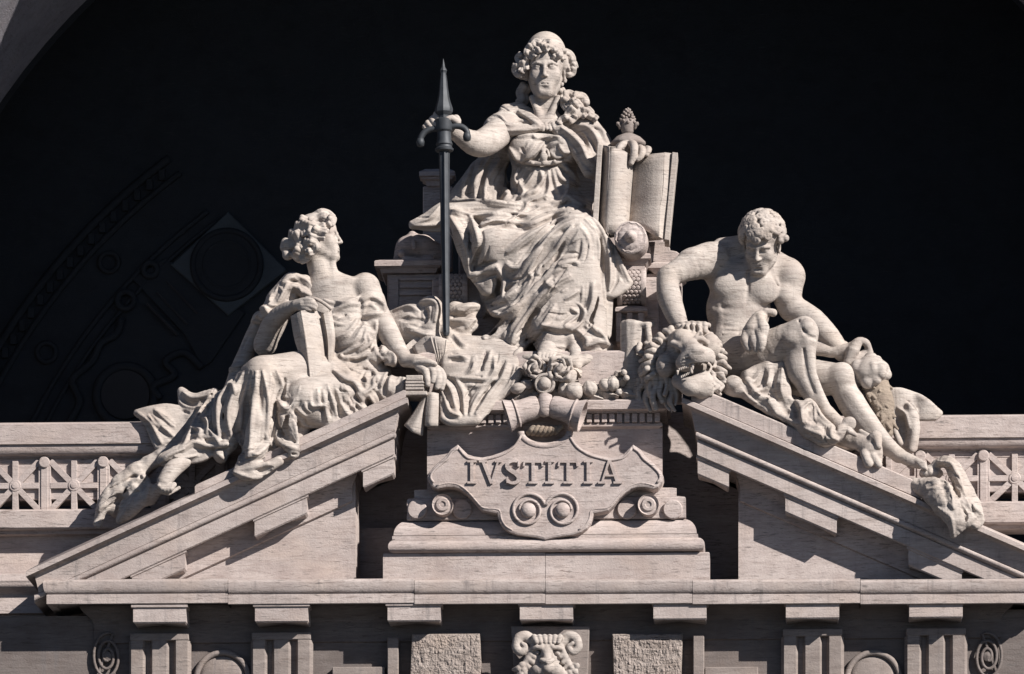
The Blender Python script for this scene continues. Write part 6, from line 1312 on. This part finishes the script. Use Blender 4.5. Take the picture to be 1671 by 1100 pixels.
paw('paw', [(1246, 512, .15, .10), (1238, 522, .08, .13), (1230, 540, .02, .16), (1226, 552, .0, .12)], [[(1240, 518, .0, .08), (1246, 535, -.12, .085), (1245, 550, -.15, .06)], [(1236, 535, -.05, .08), (1243, 553, -.16, .08), (1242, 568, -.16, .065), (1241, 573, -.15, .03)], [(1228, 540, -.04, .07), (1232, 558, -.12, .08), (1234, 572, -.12, .05)], [(1218, 540, .0, .06), (1216, 556, -.06, .07), (1222, 570, -.08, .05)], [(1250, 508, .1, .07), (1262, 510, .1, .06)]], 'paw draped over the thigh of the seated man')
paw('paw', [(1380, 716, .2, .12), (1405, 722, .1, .14), (1422, 735, .05, .17), (1425, 750, .05, .14)], [[(1420, 720, .0, .08), (1430, 712, -.04, .09), (1432, 728, -.08, .06)], [(1412, 740, -.05, .08), (1418, 756, -.1, .07)], [(1425, 745, -.06, .08), (1434, 758, -.1, .06)], [(1405, 705, .1, .05), (1416, 712, .05, .06)]], 'paw lying on the cornice below the shin', .014)
# cloth and club behind the leg
cl = thing('club', 'knotted club with a lumpy round head beside the knee of the seated man', 'club', P(1440, 690, .7))
Q = Sculpt(*bounds(1382, 572, 1460, 640, -.1, 1.2), .0125); Q.pell(1421, 607, .55, (.30, .30, .25), k=.0)
r5 = np.random.default_rng(3)
for i in range(30):
    v = r5.normal(size=3); v /= np.linalg.norm(v); Q.ell(P(1421, 607, .55)+v*np.array((.25, .25, .21)), r5.uniform(.06, .12), k=.025)
Q.rough(.012, 12, 8); Q.build('club_head', M_STAT, cl)
Q = Sculpt(*bounds(1400, 615, 1465, 715, .1, 1.2), .0125); Q.pchain([(1425, 622, .65), (1438, 660, .65), (1446, 705, .6)], (.24, .22, .12), .05)
for i in range(60):
    f = r5.uniform(); a = r5.uniform(-1.4, 1.4); c0 = P(1425+21*f, 625+80*f, .65); rr = .24-.08*f; p0 = c0+np.array((math.sin(a)*rr, -math.cos(a)*rr, 0)); Q.chain([p0, p0+np.array((r5.uniform(-.07, .07), -.02, r5.uniform(-.09, .0)))], (.028, .022), .012)
Q.build('club_shaft', M_STAIN, cl)
ck = thing('mantle_cloth', 'curling cloth end behind the knee and club of the seated man', 'drapery', P(1450, 690, .9))
Q = Sculpt(*bounds(1325, 535, 1545, 745, .2, 1.6), .0135); 
Q.pchain([(1335, 572, .75), (1365, 574, .68), (1390, 565, .62), (1400, 558, .62)], (.08, .09, .07, .05), .05, sm=3); Q.pchain([(1330, 565, .85), (1375, 568, .8)], (.12, .12), .06); Q.pchain([(1384, 590, .58), (1392, 572, .56), (1402, 557, .58), (1414, 560, .62), (1420, 575, .68)], (.08, .10, .06, .055, .05), .04, sm=3); Q.pchain([(1395, 590, .65), (1410, 580, .7)], (.1, .09), .05)
Q.sheet([[(1440, 640, .85), (1445, 660, .85), (1450, 682, .85)], [(1468, 638, .80), (1470, 660, .80), (1474, 682, .80)], [(1492, 645, .88), (1492, 662, .86), (1494, 682, .85)], [(1512, 656, .80), (1510, 668, .82), (1508, 681, .85)], [(1533, 674, .9), (1530, 677, .9), (1526, 680, .9)]], .055)
Q.sheet([[(1452, 660, .85), (1458, 695, .8), (1468, 722, .75)], [(1466, 666, .92), (1470, 700, .88), (1474, 728, .82)], [(1484, 662, .72), (1490, 698, .68), (1487, 734, .68)], [(1492, 672, .78), (1497, 700, .74), (1493, 732, .74)]], .05)
Q.folds(ZM(1400, 660, 3.668), [('f', .04, [(240, 20), (290, 60), (310, 140)]), ('g', .05, [(230, 60), (270, 130), (280, 220)])])
Q.rough(.008, 8, 6); Q.build('cloth', M_STAT, ck)
# big hide paw hanging over the cornice end
bp = thing('hide_end', 'large rough pale lion hide end hanging over the right raking cornice', 'hide', P(1550, 870, .0))
Q = Sculpt(*bounds(1478, 735, 1625, 900, -.75, .7), .0135)
Q.pchain([(1485, 790, .1), (1505, 796, .0), (1530, 805, -.1)], (.10, .14, .2), .08); Q.pchain([(1530, 758, .15), (1548, 756, .05), (1566, 785, -.05), (1585, 825, -.15), (1597, 848, -.2)], (.09, .12, .14, .16, .08), .08, sm=3); Q.pchain([(1520, 800, -.1), (1545, 822, -.28), (1562, 850, -.36), (1556, 872, -.36)], (.19, .24, .17, .06), .1, sm=3); Q.pchain([(1565, 820, -.2), (1580, 845, -.28), (1590, 855, -.28)], (.2, .16, .1), .1); Q.pell(1520, 772, .2, (.2, .15, .12), k=.05)
Q.folds(ZM(1400, 660, 3.668), [('f', .06, [(480, 340), (560, 360), (610, 460), (640, 540)]), ('g', .06, [(520, 440), (560, 480), (600, 560)]), ('f', .05, [(420, 460), (520, 460), (560, 540), (570, 620)]), ('f', .05, [(640, 560), (700, 620), (740, 660)]), ('g', .05, [(610, 580), (640, 660), (650, 720)]), ('f', .05, [(480, 620), (560, 680), (570, 770)])])
Q.rough(.013, 11, 3); Q.rough(.006, 26, 5); Q.build('hide', M_STAT, bp)
# ---------------------------------------------------------------- horned lion mask on the keystone
MK = thing('lion_mask', 'small stone mask with curling horns on the keystone at the bottom centre', 'mask', P(893, 1100, .3))
Q = Sculpt(*bounds(828, 1020, 958, 1140, -.4, .5), .0125); T = ZM(830, 860, 1.987)
Q.pell(893, 1085, .2, (.34, .3, .42), k=.0); Q.pell(893, 1062, .02, (.17, .18, .16), k=.08); Q.pchain([(893, 1055, -.05), (893, 1078, -.18), (893, 1090, -.2)], (.07, .08, .10), .05); Q.pell(880, 1095, -.1, (.14, .14, .12), k=.05); Q.pell(906, 1095, -.1, (.14, .14, .12), k=.05)
for s in (-1, 1):
    Q.pell(893+s*16, 1064, -.09, .06, k=.03, op='s'); Q.pell(893+s*16, 1065, -.06, .045, k=.01); Q.pchain([(893+s*8, 1057, -.12), (893+s*18, 1056, -.12), (893+s*26, 1062, -.04)], .035, .02, sm=3)
    Q.pchain([(893+s*22, 1050, .05), (893+s*34, 1040, .05), (893+s*46, 1042, .02), (893+s*50, 1056, .0), (893+s*42, 1064, -.02), (893+s*35, 1056, -.03), (893+s*41, 1050, -.04)], (.10, .10, .09, .08, .065, .05, .04), .015, sm=4)
    for k in range(7): Q.pchain([(893+s*(10+k*5), 1044+k*9, .02), (893+s*(18+k*4.5), 1050+k*9, .0), (893+s*(22+k*4.2), 1058+k*9, -.02), (893+s*(17+k*4.2), 1063+k*9, -.04)], (.07, .07, .06, .045), .014, sm=3)
for k in range(6): Q.pchain([(873+k*8, 1046, -.02), (872+k*8.4, 1040, -.08), (876+k*7, 1048, -.12)], (.055, .055, .04), .014, sm=2)
for k in range(26):
    a = math.pi*(1.05+.9*k/25*1.0)+math.pi*.0; rr_ = 30+6*(k % 2); x_, y_ = 893+rr_*math.cos(a)*1.15, 1080-rr_*math.sin(a)*1.0
    Q.pchain([(x_, y_, .02), (x_+math.cos(a)*7, y_-math.sin(a)*7, -.06), (x_+math.cos(a)*12+4*(-1)**k, y_-math.sin(a)*12, .0)], (.05, .055, .03), .012, sm=3)
for s in (-1, 1):
    for k in range(4): Q.pchain([(893+s*(6+k*6), 1086+k*2, -.16+.03*k), (893+s*(9+k*7), 1094+k*3, -.2+.04*k), (893+s*(7+k*7), 1104+k*3, -.16+.04*k)], (.04, .045, .03), .012, sm=3)
    Q.pchain([(893+s*4, 1048, -.05), (893+s*9, 1056, -.13), (893+s*20, 1059, -.1)], (.04, .04, .03), .015, sm=3)
Q.pchain([(884, 1077, -.2), (893, 1081, -.27), (902, 1077, -.2)], (.04, .05, .04), .02, sm=3)
Q.rough(.006, 14, 2); Q.build('mask', M_STAT, MK)
